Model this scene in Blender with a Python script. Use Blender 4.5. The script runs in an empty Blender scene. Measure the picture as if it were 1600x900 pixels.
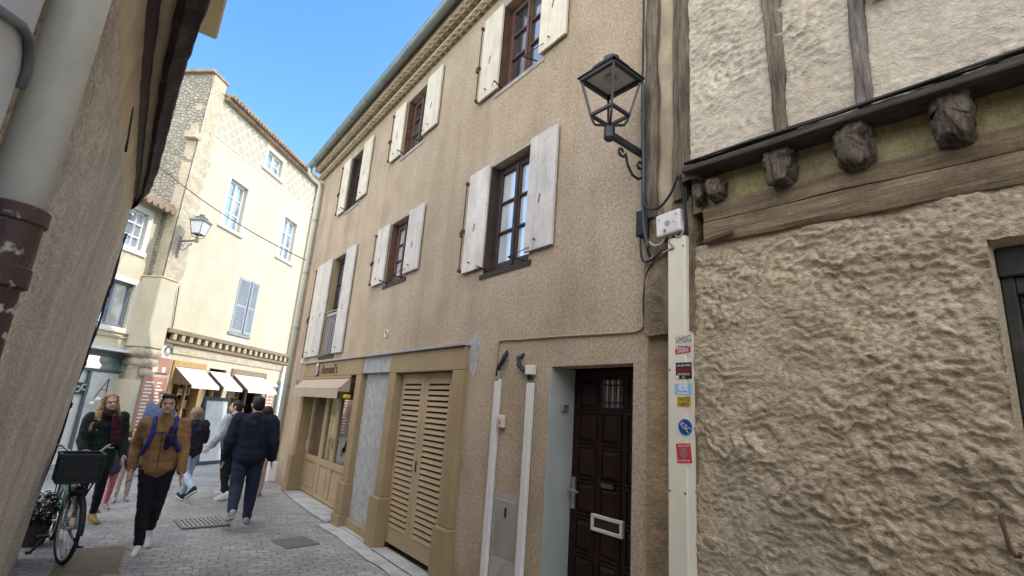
import bpy, bmesh, math, random
from mathutils import Vector, Matrix, noise
random.seed(7)
sc = bpy.context.scene
COL = sc.collection
R = math.radians
D = 2.92            # distance from the camera to the front of the long rendered house
H = 1.75            # camera height

# ------------------------------------------------------------------ materials
def mat(name, c1, c2=None, scale=3.0, rough=.85, bumps=(), stretch=(1, 1, 1), rot=(0, 0, 0), lo=.35, hi=.65,
        dirt=None, spec=.25, metal=0.0, detail=6, speck=None, cavity=0, streak=None, grain=0, foot=None, vary=0):
    """noise-mixed colour; bumps = (scale, strength, distance, stretch, rot); dirt = (colour, scale, amount)"""
    m = bpy.data.materials.new(name); m.use_nodes = True
    nt = m.node_tree; N = nt.nodes; L = nt.links
    b = N['Principled BSDF']
    b.inputs['Roughness'].default_value = rough
    b.inputs['Specular IOR Level'].default_value = spec
    b.inputs['Metallic'].default_value = metal
    tc = N.new('ShaderNodeTexCoord')
    def mapping(st, ro):
        mp = N.new('ShaderNodeMapping'); mp.inputs['Scale'].default_value = st; mp.inputs['Rotation'].default_value = ro
        L.new(tc.outputs['Object'], mp.inputs['Vector']); return mp.outputs['Vector']
    def nz(s, st=(1, 1, 1), ro=(0, 0, 0), det=6, dist=0.0):
        n = N.new('ShaderNodeTexNoise'); n.inputs['Scale'].default_value = s; n.inputs['Detail'].default_value = det
        n.inputs['Roughness'].default_value = .6; n.inputs['Distortion'].default_value = dist
        L.new(mapping(st, ro), n.inputs['Vector']); return n.outputs['Fac']
    def ramp(src, a, bb, ca, cb):
        r = N.new('ShaderNodeValToRGB'); r.color_ramp.elements[0].position = a; r.color_ramp.elements[1].position = bb
        r.color_ramp.elements[0].color = (*ca, 1); r.color_ramp.elements[1].color = (*cb, 1)
        L.new(src, r.inputs['Fac']); return r.outputs['Color']
    col = None
    if c2 is None:
        c2 = tuple(x * .82 for x in c1)
    col = ramp(nz(scale, stretch, rot, detail), lo, hi, c1, c2)
    def mix(a, c, fac):
        x = N.new('ShaderNodeMix'); x.data_type = 'RGBA'
        L.new(a, x.inputs['A']); x.inputs['B'].default_value = (*c, 1); L.new(fac, x.inputs['Factor']); return x.outputs['Result']
    if dirt:
        for dc, ds, da in (dirt if isinstance(dirt[0], tuple) and isinstance(dirt[0][0], tuple) else (dirt,)):
            f = ramp(nz(ds, (1, 1, .45)), .48, .72, (0, 0, 0), (da, da, da))
            col = mix(col, dc, f)
    if speck:
        f = ramp(nz(speck[1], det=2), .60, .68, (0, 0, 0), (speck[2],) * 3)
        col = mix(col, speck[0], f)
    if vary:        # each piece weathered differently
        oi = N.new('ShaderNodeObjectInfo'); f = ramp(oi.outputs['Random'], 0, 1, (1 - vary, 1 - vary * .95, 1 - vary * .85), (1 + vary * .5,) * 3)
        x = N.new('ShaderNodeMix'); x.data_type = 'RGBA'; x.blend_type = 'MULTIPLY'; x.inputs['Factor'].default_value = 1
        L.new(col, x.inputs['A']); L.new(f, x.inputs['B']); col = x.outputs['Result']
    if foot:        # splash grime near the ground
        sx = N.new('ShaderNodeSeparateXYZ'); L.new(tc.outputs['Object'], sx.inputs[0])
        ma = N.new('ShaderNodeMath'); ma.operation = 'MULTIPLY_ADD'; ma.inputs[1].default_value = foot[1] * 1.4; L.new(nz(3.5, (1, 1, .5)), ma.inputs[0]); ma.inputs[2].default_value = foot[1] * -.2
        mr = N.new('ShaderNodeMapRange'); mr.interpolation_type = 'SMOOTHSTEP'; L.new(sx.outputs['Z'], mr.inputs['Value']); mr.inputs['From Min'].default_value = 0; L.new(ma.outputs[0], mr.inputs['From Max']); mr.inputs['To Min'].default_value = foot[2]; mr.inputs['To Max'].default_value = 0
        col = mix(col, foot[0], mr.outputs['Result'])
    if streak:      # rain streaks
        f = ramp(nz(streak[1], (1, 1, .07)), .50, .74, (0, 0, 0), (streak[2],) * 3); col = mix(col, streak[0], f)
    if grain:       # fine light and dark grit
        f = ramp(nz(130, det=3), .34, .66, (1 - grain,) * 3, (1 + grain,) * 3)
        x = N.new('ShaderNodeMix'); x.data_type = 'RGBA'; x.blend_type = 'MULTIPLY'; x.inputs['Factor'].default_value = 1
        L.new(col, x.inputs['A']); L.new(f, x.inputs['B']); col = x.outputs['Result']
        f = ramp(nz(38, det=4), .36, .64, (1 - grain * .7,) * 3, (1 + grain * .7,) * 3)
        x = N.new('ShaderNodeMix'); x.data_type = 'RGBA'; x.blend_type = 'MULTIPLY'; x.inputs['Factor'].default_value = 1
        L.new(col, x.inputs['A']); L.new(f, x.inputs['B']); col = x.outputs['Result']
    if cavity:      # darker in hollows, paler on the ridges
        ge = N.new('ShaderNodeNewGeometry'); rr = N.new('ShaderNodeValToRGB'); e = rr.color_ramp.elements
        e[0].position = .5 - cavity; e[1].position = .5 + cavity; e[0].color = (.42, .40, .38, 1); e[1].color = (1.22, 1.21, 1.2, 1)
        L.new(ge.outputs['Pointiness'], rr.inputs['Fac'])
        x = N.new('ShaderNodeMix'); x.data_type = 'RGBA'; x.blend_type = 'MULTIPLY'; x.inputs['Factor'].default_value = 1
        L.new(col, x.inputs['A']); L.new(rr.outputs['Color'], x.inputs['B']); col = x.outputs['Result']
    L.new(col, b.inputs['Base Color'])
    prev = None
    for bp in bumps:
        s, st, di = bp[:3]; stv = bp[3] if len(bp) > 3 else (1, 1, 1); ro = bp[4] if len(bp) > 4 else (0, 0, 0)
        bn = N.new('ShaderNodeBump'); bn.inputs['Strength'].default_value = st; bn.inputs['Distance'].default_value = di
        L.new(nz(s, stv, ro, 5, .3), bn.inputs['Height'])
        if prev: L.new(prev, bn.inputs['Normal'])
        prev = bn.outputs['Normal']
    if prev: L.new(prev, b.inputs['Normal'])
    return m

def glass_mat(name, inside, refl=.5, inside2=None, scale=2.0, rough=.03):
    m = bpy.data.materials.new(name); m.use_nodes = True
    nt = m.node_tree; N = nt.nodes; L = nt.links
    N.remove(N['Principled BSDF'])
    d = N.new('ShaderNodeBsdfDiffuse'); g = N.new('ShaderNodeBsdfGlossy'); g.inputs['Roughness'].default_value = rough
    g.inputs['Color'].default_value = (.9, .93, .95, 1)
    mx = N.new('ShaderNodeMixShader'); mx.inputs['Fac'].default_value = refl
    tc = N.new('ShaderNodeTexCoord'); n = N.new('ShaderNodeTexNoise'); n.inputs['Scale'].default_value = scale
    L.new(tc.outputs['Object'], n.inputs['Vector'])
    r = N.new('ShaderNodeValToRGB'); r.color_ramp.elements[0].position = .4; r.color_ramp.elements[1].position = .6
    r.color_ramp.elements[0].color = (*inside, 1); r.color_ramp.elements[1].color = (*(inside2 or inside), 1)
    L.new(n.outputs['Fac'], r.inputs['Fac']); L.new(r.outputs['Color'], d.inputs['Color'])
    bp = N.new('ShaderNodeBump'); bp.inputs['Strength'].default_value = .06; bp.inputs['Distance'].default_value = .02
    n2 = N.new('ShaderNodeTexNoise'); n2.inputs['Scale'].default_value = 3.0; L.new(tc.outputs['Object'], n2.inputs['Vector'])
    L.new(n2.outputs['Fac'], bp.inputs['Height']); L.new(bp.outputs['Normal'], g.inputs['Normal'])
    L.new(d.outputs[0], mx.inputs[1]); L.new(g.outputs[0], mx.inputs[2]); L.new(mx.outputs[0], N['Material Output'].inputs['Surface'])
    return m

def flat(name, c, rough=.6, metal=0.0, spec=.3, var=.85, scale=8.0, bumps=()):
    return mat(name, c, tuple(x * var for x in c), scale, rough, bumps, spec=spec, metal=metal)

# ------------------------------------------------------------------ mesh collector
ORIGIN = {}
class MB:
    def __init__(s): s.v = []; s.f = []
    def add(s, vs, fs):
        o = len(s.v); s.v += [tuple(v) for v in vs]; s.f += [tuple(i + o for i in f) for f in fs]; return s
    def box(s, x0, x1, y0, y1, z0, z1):
        return s.hexa([(x0, y0, z0), (x1, y0, z0), (x1, y1, z0), (x0, y1, z0), (x0, y0, z1), (x1, y0, z1), (x1, y1, z1), (x0, y1, z1)])
    def hexa(s, p):
        return s.add(p, [(3, 2, 1, 0), (4, 5, 6, 7), (0, 1, 5, 4), (1, 2, 6, 5), (2, 3, 7, 6), (3, 0, 4, 7)])
    def quad(s, a, b, c, d): return s.add([a, b, c, d], [(0, 1, 2, 3)])
    def prism(s, poly, vec):
        n = len(poly); v = Vector(vec)
        pts = [Vector(p) for p in poly]; pts += [p + v for p in pts]
        return s.add(pts, [tuple(range(n - 1, -1, -1)), tuple(range(n, 2 * n))] + [(i, (i + 1) % n, n + (i + 1) % n, n + i) for i in range(n)])
    def bar(s, a, b, w, t, up=(0, 0, 1)):
        """rectangular bar a->b, w across (horizontal), t along up"""
        a = Vector(a); b = Vector(b); d = (b - a).normalized(); u = Vector(up)
        sd = d.cross(u)
        if sd.length < 1e-5: sd = d.cross(Vector((1, 0, 0)))
        sd.normalize(); u = sd.cross(d)
        p = []
        for q in (a, b):
            for i, j in ((-1, -1), (1, -1), (1, 1), (-1, 1)): p.append(q + sd * (i * w / 2) + u * (j * t / 2))
        return s.hexa(p)
    def tube(s, path, r, n=8, cap=True):
        P = [Vector(p) for p in path]; rr = r if isinstance(r, (list, tuple)) else [r] * len(P)
        o = len(s.v); ref = None
        for i, p in enumerate(P):
            d = (P[min(i + 1, len(P) - 1)] - P[max(i - 1, 0)]).normalized()
            if ref is None:
                ref = d.orthogonal().normalized()
            else:
                ref = (ref - d * ref.dot(d))
                ref = ref.normalized() if ref.length > 1e-6 else d.orthogonal().normalized()
            b = d.cross(ref)
            for k in range(n):
                a = 2 * math.pi * k / n
                s.v.append(tuple(p + (ref * math.cos(a) + b * math.sin(a)) * rr[i]))
        for i in range(len(P) - 1):
            for k in range(n):
                a = o + i * n + k; b = o + i * n + (k + 1) % n
                s.f.append((a, b, b + n, a + n))
        if cap:
            s.f.append(tuple(o + k for k in range(n - 1, -1, -1))); s.f.append(tuple(o + (len(P) - 1) * n + k for k in range(n)))
        return s
    def ring(s, c, axis, r, t, n=32, m=8):
        ax = Vector(axis).normalized(); u = ax.orthogonal().normalized(); w = ax.cross(u); c = Vector(c); o = len(s.v)
        for i in range(n):
            a = 2 * math.pi * i / n; d = u * math.cos(a) + w * math.sin(a)
            for k in range(m):
                b = 2 * math.pi * k / m
                s.v.append(tuple(c + d * (r + t * math.cos(b)) + ax * (t * math.sin(b))))
        for i in range(n):
            for k in range(m):
                s.f.append((o + i * m + k, o + ((i + 1) % n) * m + k, o + ((i + 1) % n) * m + (k + 1) % m, o + i * m + (k + 1) % m))
        return s
    def cone(s, a, ra, b, rb, n=12, k=3):
        """round-ended tapered capsule"""
        a = Vector(a); b = Vector(b); d = b - a; L = d.length
        d = d.normalized() if L > 1e-6 else Vector((0, 0, 1))
        path = []; rad = []
        for i in range(k + 1):
            t = math.pi / 2 * (1 - i / k); path.append(a - d * ra * math.sin(t)); rad.append(max(ra * math.cos(t), ra * .03))
        for i in range(k + 1):
            t = math.pi / 2 * i / k; path.append(b + d * rb * math.sin(t)); rad.append(max(rb * math.cos(t), rb * .03))
        return s.tube(path, rad, n)
    def ell(s, c, r, rot=None, n=14, m=9):
        c = Vector(c); o = len(s.v); q = rot or Matrix.Identity(3)
        for j in range(1, m):
            t = math.pi * j / m
            for i in range(n):
                a = 2 * math.pi * i / n
                s.v.append(tuple(c + q @ Vector((r[0] * math.sin(t) * math.cos(a), r[1] * math.sin(t) * math.sin(a), r[2] * math.cos(t)))))
        top = len(s.v); s.v.append(tuple(c + q @ Vector((0, 0, r[2])))); bot = len(s.v); s.v.append(tuple(c + q @ Vector((0, 0, -r[2]))))
        for j in range(m - 2):
            for i in range(n):
                a = o + j * n + i; b = o + j * n + (i + 1) % n
                s.f.append((a, a + n, b + n, b))
        for i in range(n):
            s.f.append((top, o + i, o + (i + 1) % n)); q0 = o + (m - 2) * n
            s.f.append((bot, q0 + (i + 1) % n, q0 + i))
        return s
    def grid(s, fn, us, vs):
        o = len(s.v); nv = len(vs)
        for u in us:
            for v in vs: s.v.append(tuple(fn(u, v)))
        for i in range(len(us) - 1):
            for j in range(nv - 1):
                a = o + i * nv + j; s.f.append((a, a + nv, a + nv + 1, a + 1))
        return s
    def jitter(s, amt, sc_=4.0):
        s.v = [tuple(Vector(v) + noise.noise_vector(Vector(v) * sc_) * amt) for v in s.v]; return s
    def build(s, name, m, parent=None, smooth=False, bevel=0.0, sharp=None, seg=1):
        me = bpy.data.meshes.new(name)
        off = Vector(ORIGIN.get(parent.name, (0, 0, 0))) if parent is not None else Vector((0, 0, 0))
        me.from_pydata([tuple(Vector(v) - off) for v in s.v], [], s.f); me.update()
        bm = bmesh.new(); bm.from_mesh(me)
        bmesh.ops.recalc_face_normals(bm, faces=bm.faces) if not getattr(s, 'keepn', False) else None
        bm.to_mesh(me); bm.free()
        if smooth:
            for p in me.polygons: p.use_smooth = True
        o = bpy.data.objects.new(name, me); COL.objects.link(o)
        me.materials.append(m)
        if parent is not None:
            o.parent = parent; ORIGIN[o.name] = tuple(off)
        if bevel:
            b = o.modifiers.new('bevel', 'BEVEL'); b.width = bevel; b.segments = seg; b.limit_method = 'ANGLE'; b.angle_limit = R(40)
        return o

def tag(o, label=None, cat=None, group=None, kind=None):
    if label: o['label'] = label
    if cat: o['category'] = cat
    if group: o['group'] = group
    if kind: o['kind'] = kind
    return o
def thing(name, label, cat, loc=(0, 0, 0), rz=0.0, group=None, world=True):
    """an Empty at the thing's base; world=True: its parts are modelled in world coordinates"""
    o = bpy.data.objects.new(name, None); COL.objects.link(o); o.location = loc; o.rotation_euler = (0, 0, rz)
    o.empty_display_size = .2
    ORIGIN[o.name] = tuple(loc) if world else (0, 0, 0)
    return tag(o, label, cat, group)
def single(mb, name, m, label, cat, base, group=None, **kw):
    """a thing that is one mesh, its origin at base"""
    off = Vector(base); mb.v = [tuple(Vector(v) - off) for v in mb.v]
    o = mb.build(name, m, None, **kw); o.location = base; return tag(o, label, cat, group)
def bake(o):
    """apply modifiers without operators"""
    dg = bpy.context.evaluated_depsgraph_get(); dg.update()
    me = bpy.data.meshes.new_from_object(o.evaluated_get(dg)); old = o.data
    o.modifiers.clear(); o.data = me; bpy.data.meshes.remove(old); return o
def arange(a, b, n): return [a + (b - a) * i / n for i in range(n + 1)]

def text_mesh(s, name, m, size, loc, right, up, parent=None, ext=.002, align='CENTER', squash=1.0, tilt=0.0):
    cu = bpy.data.curves.new(name, 'FONT'); cu.body = s; cu.size = size; cu.extrude = ext; cu.align_x = align; cu.align_y = 'CENTER'
    cu.resolution_u = 3
    o = bpy.data.objects.new(name, cu); COL.objects.link(o)
    dg = bpy.context.evaluated_depsgraph_get(); dg.update()
    me = bpy.data.meshes.new_from_object(o.evaluated_get(dg)); bpy.data.objects.remove(o); bpy.data.curves.remove(cu)
    rt = Vector(right).normalized(); u = Vector(up).normalized(); n = rt.cross(u)
    if tilt:
        q = Matrix.Rotation(tilt, 3, n); rt = q @ rt; u = q @ u
    off = Vector(ORIGIN.get(parent.name, (0, 0, 0))) if parent is not None else Vector((0, 0, 0))
    for v in me.vertices:
        v.co = Vector(loc) - off + rt * (v.co.x * squash) + u * v.co.y + n * v.co.z
    me.materials.clear(); me.materials.append(m); me.name = name
    o = bpy.data.objects.new(name, me); COL.objects.link(o)
    if parent is not None: o.parent = parent
    return o

def wall_sheet(mb, x, y0, y1, z0, z1, holes, depth, flip=1):
    """vertical wall in a plane of constant x with rectangular openings (y0,y1,z0,z1) and reveals going +x by depth"""
    ys = sorted({y0, y1, *[h[0] for h in holes], *[h[1] for h in holes]}); zs = sorted({z0, z1, *[h[2] for h in holes], *[h[3] for h in holes]})
    ys = [y for y in ys if y0 <= y <= y1]; zs = [z for z in zs if z0 <= z <= z1]
    for i in range(len(ys) - 1):
        for j in range(len(zs) - 1):
            cy = (ys[i] + ys[i + 1]) / 2; cz = (zs[j] + zs[j + 1]) / 2
            if any(h[0] < cy < h[1] and h[2] < cz < h[3] for h in holes): continue
            mb.quad((x, ys[i], zs[j]), (x, ys[i], zs[j + 1]), (x, ys[i + 1], zs[j + 1]), (x, ys[i + 1], zs[j]))
    for h in holes:
        a, b, c, d = max(h[0], y0), min(h[1], y1), max(h[2], z0), min(h[3], z1); X = x + depth
        mb.quad((x, a, c), (X, a, c), (X, a, d), (x, a, d)); mb.quad((x, b, c), (x, b, d), (X, b, d), (X, b, c))
        mb.quad((x, a, d), (X, a, d), (X, b, d), (x, b, d)); mb.quad((x, a, c), (x, b, c), (X, b, c), (X, a, c))
    mb.keepn = False
    return mb
# ------------------------------------------------------------------ palette
SLANT = (R(38), 0, 0)
m_render = mat('tan_roughcast', (.52, .415, .295), (.425, .33, .228), 1.6, .95, grain=.28, streak=((.25, .19, .13), 2.6, .42), foot=((.20, .165, .12), 1.1, .6),
               bumps=[(11, .3, .02, (1, 1, 2.2), SLANT), (32, 1, .016, (1, .7, 3.4), SLANT), (70, 1, .010, (1, 1, 2.4), (R(-55), 0, 0)), (190, 1, .004)],
               dirt=(((.30, .23, .16), .9, .55), ((.50, .42, .34), 2.3, .35)), speck=((.24, .18, .12), 75, .6))
m_stone_pale = mat('blue_grey_roughcast', (.48, .465, .455), (.34, .33, .32), 9, .95, bumps=[(26, 1, .03, (1, 2.2, .7), SLANT), (80, 1, .008)], speck=((.15, .15, .16), 45, .7))
m_ochre = mat('ochre_paint', (.315, .232, .128), (.268, .195, .104), 2.5, .62, bumps=[(60, .12, .004)], dirt=((.25, .19, .11), 3, .25))
m_ochre2 = mat('pale_ochre_paint', (.385, .285, .175), (.335, .245, .15), 2.5, .55, bumps=[(60, .12, .004)])
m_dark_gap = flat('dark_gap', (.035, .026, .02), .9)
m_shutter = mat('weathered_white_paint', (.60, .56, .51), (.49, .455, .42), 5, .75, bumps=[(30, .25, .004, (1, 6, .6))], dirt=(((.30, .25, .20), 6, .45), ((.68, .62, .55), 2.5, .5)), speck=((.27, .22, .18), 30, .35), vary=.16)
m_shutter_c = mat('cream_shutter_paint', (.64, .58, .46), (.56, .50, .39), 4, .7, bumps=[(30, .2, .003, (1, 6, .6))], dirt=((.40, .32, .22), 7, .4), speck=((.34, .27, .2), 34, .25), vary=.14)
m_window_wood = mat('dark_brown_window_wood', (.052, .034, .030), (.030, .020, .019), 9, .6, bumps=[(50, .25, .003, (1, 4, .5))])
m_window_red = mat('red_brown_window_wood', (.12, .065, .045), (.075, .04, .03), 9, .6, bumps=[(50, .25, .003, (1, 4, .5))])
m_iron = flat('black_iron', (.022, .021, .023), .55, .3)
m_rust = flat('rusty_iron', (.10, .055, .035), .8, .2)
m_grey_iron = flat('greyed_iron', (.20, .17, .15), .7, .2)
m_pane = glass_mat('window_glass', (.62, .66, .68), .42, (.46, .51, .55), 2.2)
m_pane_dark = glass_mat('dark_window_glass', (.03, .032, .04), .34, (.07, .075, .09), 2.0)
m_pane_shop = glass_mat('shop_glass', (.02, .015, .012), .50, (.05, .04, .03), 2.0)
m_zinc = mat('grey_green_zinc', (.26, .31, .31), (.21, .25, .26), 3, .45, spec=.4, metal=.25)
m_tile = mat('terracotta_tile', (.40, .29, .20), (.27, .20, .145), 5, .9, bumps=[(40, .4, .006)], dirt=((.16, .13, .10), 4, .6))
m_genoise = mat('limewashed_tiles', (.60, .50, .36), (.48, .395, .28), 4, .9, bumps=[(50, .4, .004)], dirt=((.26, .21, .16), 4, .5))
m_white_pvc = mat('white_plastic', (.60, .58, .56), (.54, .52, .50), 3, .5, dirt=((.36, .33, .28), 5, .35))
m_cream_metal = mat('cream_painted_metal', (.64, .605, .50), (.59, .55, .45), 2, .42, dirt=((.45, .38, .26), 4, .3))
m_concrete = mat('patched_cement', (.36, .33, .29), (.27, .25, .22), 7, .95, bumps=[(25, .5, .01), (90, .4, .003)])
m_awning_tan = mat('tan_awning_cloth', (.40, .32, .25), (.36, .285, .22), 3, .9, bumps=[(6, .3, .02)])
m_door = mat('dark_varnished_door', (.020, .007, .006), (.010, .0045, .004), 6, .5, spec=.2, bumps=[(40, .2, .002, (1, 5, .6))])
m_blue_paint = mat('pale_blue_grey_reveal_paint', (.32, .345, .32), (.27, .29, .27), 4, .7, bumps=[(30, .25, .006)])
m_chrome = flat('worn_chrome', (.45, .44, .42), .35, .8)
m_black_plastic = flat('black_plastic', (.018, .019, .022), .5)
m_steel_panel = mat('dull_grey_panel', (.27, .25, .22), (.22, .205, .18), 3, .55, spec=.3, dirt=((.14, .12, .10), 6, .4))

# ------------------------------------------------------------------ long rendered house
HOUSE = thing('terraced_house', 'long tan roughcast house with white plank shutters, small shop and louvred garage door', 'house', (D, 7.4, 0))
Y0, Y1, ZT = 2.36, 12.4, 7.02
WIN = {  # opening y0,y1,z0,z1 ; shutter z0,z1 ; right leaf y0,y1 ; left leaf y0,y1
    't1': ((3.84, 4.68, 5.52, 6.76), (5.55, 6.78), (3.41, 3.85), (4.64, 5.06)),
    't2': ((6.70, 7.48, 5.74, 6.78), (5.79, 6.80), (6.22, 6.70), (7.50, 7.92)),
    't3': ((9.44, 10.20, 5.54, 6.77), (5.56, 6.79), (8.96, 9.44), (10.20, 10.62)),
    'm1': ((3.84, 4.66, 3.22, 4.52), (3.29, 4.54), (3.45, 3.87), (4.64, 5.06)),
    'm2': ((6.76, 7.50, 3.55, 4.56), (3.59, 4.57), (6.30, 6.77), (7.51, 7.97)),
    'm3': ((9.52, 10.38, 2.56, 4.56), (2.58, 4.58), (9.00, 9.53), (10.38, 11.38)),
}
GAR = (4.99, 6.55, 0.0, 2.19); SHOP = (7.99, 10.82, 0.0, 2.19); DOOR = (2.50, 3.42, 0.0, 2.17); PANEL = (6.72, 7.81, 0.0, 2.44)
holes = [w[0] for w in WIN.values()] + [GAR, SHOP, DOOR, PANEL]
mb = MB(); wall_sheet(mb, D, Y0, Y1, 0, ZT, holes, .20)
mb.quad((D, Y1, 0), (D, Y1, ZT), (D + 5, Y1, ZT), (D + 5, Y1, 0))
mb.quad((D, Y0, 0), (D, Y0, ZT), (D + 5, Y0, ZT), (D + 5, Y0, 0)); mb.quad((D + 5, Y0, 0), (D + 5, Y1, 0), (D + 5, Y1, ZT), (D + 5, Y0, ZT))
mb.build('wall', m_render, HOUSE)
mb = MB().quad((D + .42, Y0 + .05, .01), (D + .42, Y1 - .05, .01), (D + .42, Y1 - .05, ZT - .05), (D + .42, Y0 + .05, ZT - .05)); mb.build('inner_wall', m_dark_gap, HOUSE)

def roof_b():
    e = D - .36; zE = 7.36; r = D + 2.5; zr = 8.35; b = D + 5.2
    mb = MB()
    mb.prism([(e, Y0, zE), (r, Y0, zr), (b, Y0, zE), (b, Y0, zE - .06), (r, Y0, zr - .06), (e, Y0, zE - .06)], (0, Y1 - Y0 + .15, 0))
    return mb
roof = roof_b().build('roof', m_tile, HOUSE)
# genoise: two rows of limewashed half tiles under the eave
def genoise(parent, y0, y1, x, z, rows, pitch, out, hgt, m, name='tile_cornice'):
    mb = MB()
    for r in range(rows):
        xf = x - out * (r + 1); zb = z + hgt * r
        n = int((y1 - y0) / pitch)
        for i in range(n):
            yc = y0 + (i + .5) * pitch + (.5 * pitch if r % 2 else 0)
            if yc + pitch / 2 > y1 + .02: continue
            a = pitch * .47; pts = []
            for k in range(9):
                t = math.pi * k / 8; pts.append((xf, yc - a * math.cos(t), zb + .02 + a * .72 * math.sin(t)))
            inner = [(xf, p[1] * .84 + yc * .16, zb + .02 + (p[2] - zb - .02) * .80) for p in pts]
            for k in range(8):
                p0, p1, q0, q1 = pts[k], pts[k + 1], inner[k], inner[k + 1]; dx = x + .05 - xf
                mb.hexa([p0, p1, (x + .05, *p1[1:]), (x + .05, *p0[1:]), q0, q1, (x + .05, *q1[1:]), (x + .05, *q0[1:])])
            mb.quad(*[(xf + .05, y, zz) for y, zz in ((yc - a, zb + .02), (yc + a, zb + .02), (yc + a * .7, zb + a * .6), (yc - a * .7, zb + a * .6))])
        mb.box(xf + .01, x + .05, y0, y1, zb + hgt - .035, zb + hgt - .002)
    return mb.build(name, m, parent)
genoise(HOUSE, Y0 + .02, Y1 + .1, D, 7.0, 2, .155, .115, .125, m_genoise)
MB().box(D - .22, D + .1, Y0, Y1 + .12, 7.25, 7.30).build('eave_board', m_genoise, HOUSE)
# gutter and its joint rings
def gutter():
    mb = MB(); r = .072; cx, cz = D - .335, 7.335; ys = [Y0 + .05, Y1 + .25]
    path = []
    n = 10; o = len(mb.v)
    for y in ys:
        for k in range(n + 1):
            a = math.pi + math.pi * k / n; mb.v.append((cx + r * math.cos(a), y, cz + r * math.sin(a)))
    for k in range(n): mb.f.append((o + k, o + k + 1, o + n + 2 + k, o + n + 1 + k))
    mb.f.append(tuple(range(o, o + n + 1))); mb.f.append(tuple(range(o + n + 1, o + 2 * n + 2)))
    mb.tube([(cx - r, ys[0], cz), (cx - r, ys[1], cz)], .009, 6)
    return mb
g = gutter().build('gutter', m_zinc, HOUSE, smooth=True)
mb = MB()
for i in range(12):
    y = 3.0 + i * .82
    mb.tube([(D - .335 + .076 * math.cos(math.pi + math.pi * k / 10), y, 7.335 + .076 * math.sin(math.pi + math.pi * k / 10)) for k in range(11)], .006, 5)
mb.build('gutter_bracket', m_zinc, g)
mb = MB().tube([(D - .335, 12.5, 7.27), (D - .335, 12.5, 7.15), (D - .25, 12.42, 7.0), (D - .10, 12.3, 6.86), (D - .075, 12.28, 6.7), (D - .075, 12.28, .38)], .05, 12)
dp = mb.build('downpipe', mat('pale_green_downpipe_paint', (.50, .50, .42), (.44, .45, .37), 2, .5), HOUSE, smooth=True)
mb = MB()
for z in (5.9, 4.6, 3.3, 2.0): mb.tube([(D - .075, 12.28, z - .025), (D - .075, 12.28, z + .025)], .06, 12)
mb.build('pipe_collar', m_zinc, dp)
MB().box(D - .17, D + .02, 12.17, 12.39, 0, .40).build('pipe_boot', m_white_pvc, HOUSE, bevel=.012)

def shutter(y0, y1, z0, z1, m, hinge_left):
    """ledged plank shutter folded flat against the wall"""
    n = max(3, round((y1 - y0) / .13)); w = (y1 - y0) / n; x1 = D - .018; x0 = D - .05
    mb = MB()
    for i in range(n):
        mb.box(x0 + random.uniform(0, .003), x1, y0 + i * w + .002, y0 + (i + 1) * w - .002, z0 + random.uniform(0, .004), z1)
    s = mb.build('shutter', m, HOUSE, bevel=.003)
    mb = MB(); hy = y0 if not hinge_left else y1
    # slotted cut-out and small iron latch, wall hook
    yc = (y0 + y1) / 2; zc = z0 + (z1 - z0) * .42
    mb.bar((x0 - .005, yc + .015, zc - .045), (x0 - .005, yc - .005, zc + .045), .011, .005, (1, 0, 0))
    mb.build('latch', m_grey_iron, s)
    MB().tube([(x0 - .004, yc + .03, z0 + .10), (x0 - .03, yc + .03, z0 + .10)], .008, 6).build('stay_knob', m_rust, s)
    return s
def espagnolette(y, z0, z1):
    mb = MB().tube([(D - .06, y, z0), (D - .06, y, z1)], .008, 6)
    for z in (z0 + .02, z0 + (z1 - z0) * .45, z1 - .02): mb.box(D - .075, D, y - .014, y + .014, z - .018, z + .018)
    mb.box(D - .09, D - .055, y - .02, y + .02, z0 + (z1 - z0) * .38, z0 + (z1 - z0) * .44)
    return mb
def stays(y0, y1, z, sh0, sh1):
    mb = MB()
    for (y, ye, s) in ((y0 + .08, sh0, 1), (y1 - .08, sh1, -1)):
        mb.tube([(D + .02, y, z + .02), (D - .15, y + .06 * s, z + .03)], .009, 6)
        mb.tube([(D - .15, y + .06 * s, z + .03), (D - .056, ye, z + .11)], .0045, 5)
    return mb
def casement(o, rows, m, pm, deep=.13, rail=False):
    y0, y1, z0, z1 = o; X = D + deep; mb = MB()
    fw = .055
    mb.box(X - .02, X + .05, y0 + .001, y0 + fw, z0 + .001, z1 - .001); mb.box(X - .02, X + .05, y1 - fw, y1 - .001, z0 + .001, z1 - .001)
    mb.box(X - .02, X + .05, y0 + fw, y1 - fw, z1 - fw, z1 - .001); mb.box(X - .02, X + .05, y0 + fw, y1 - fw, z0 + .001, z0 + fw)
    ym = (y0 + y1) / 2
    for a, b in ((y0 + fw + .003, ym - .002), (ym + .002, y1 - fw - .003)):
        st = .042
        mb.box(X - .035, X + .02, a, a + st, z0 + fw, z1 - fw); mb.box(X - .035, X + .02, b - st, b, z0 + fw, z1 - fw)
        mb.box(X - .033, X + .02, a + st, b - st, z0 + fw, z0 + fw + .07); mb.box(X - .033, X + .02, a + st, b - st, z1 - fw - .045, z1 - fw)
        for k in range(1, rows):
            z = z0 + fw + .07 + (z1 - z0 - 2 * fw - .115) * k / rows
            mb.box(X - .030, X + .018, a + st, b - st, z - .013, z + .013)
    mb.box(X - .055, X - .036, ym - .022, ym + .022, z0 + fw, z1 - fw)
    w = mb.build('window', m, HOUSE, bevel=.003)
    MB().quad((X - .002, y0 + fw, z0 + fw), (X - .002, y1 - fw, z0 + fw), (X - .002, y1 - fw, z1 - fw), (X - .002, y0 + fw, z1 - fw)).build('pane', pm, w)
    return w
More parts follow.
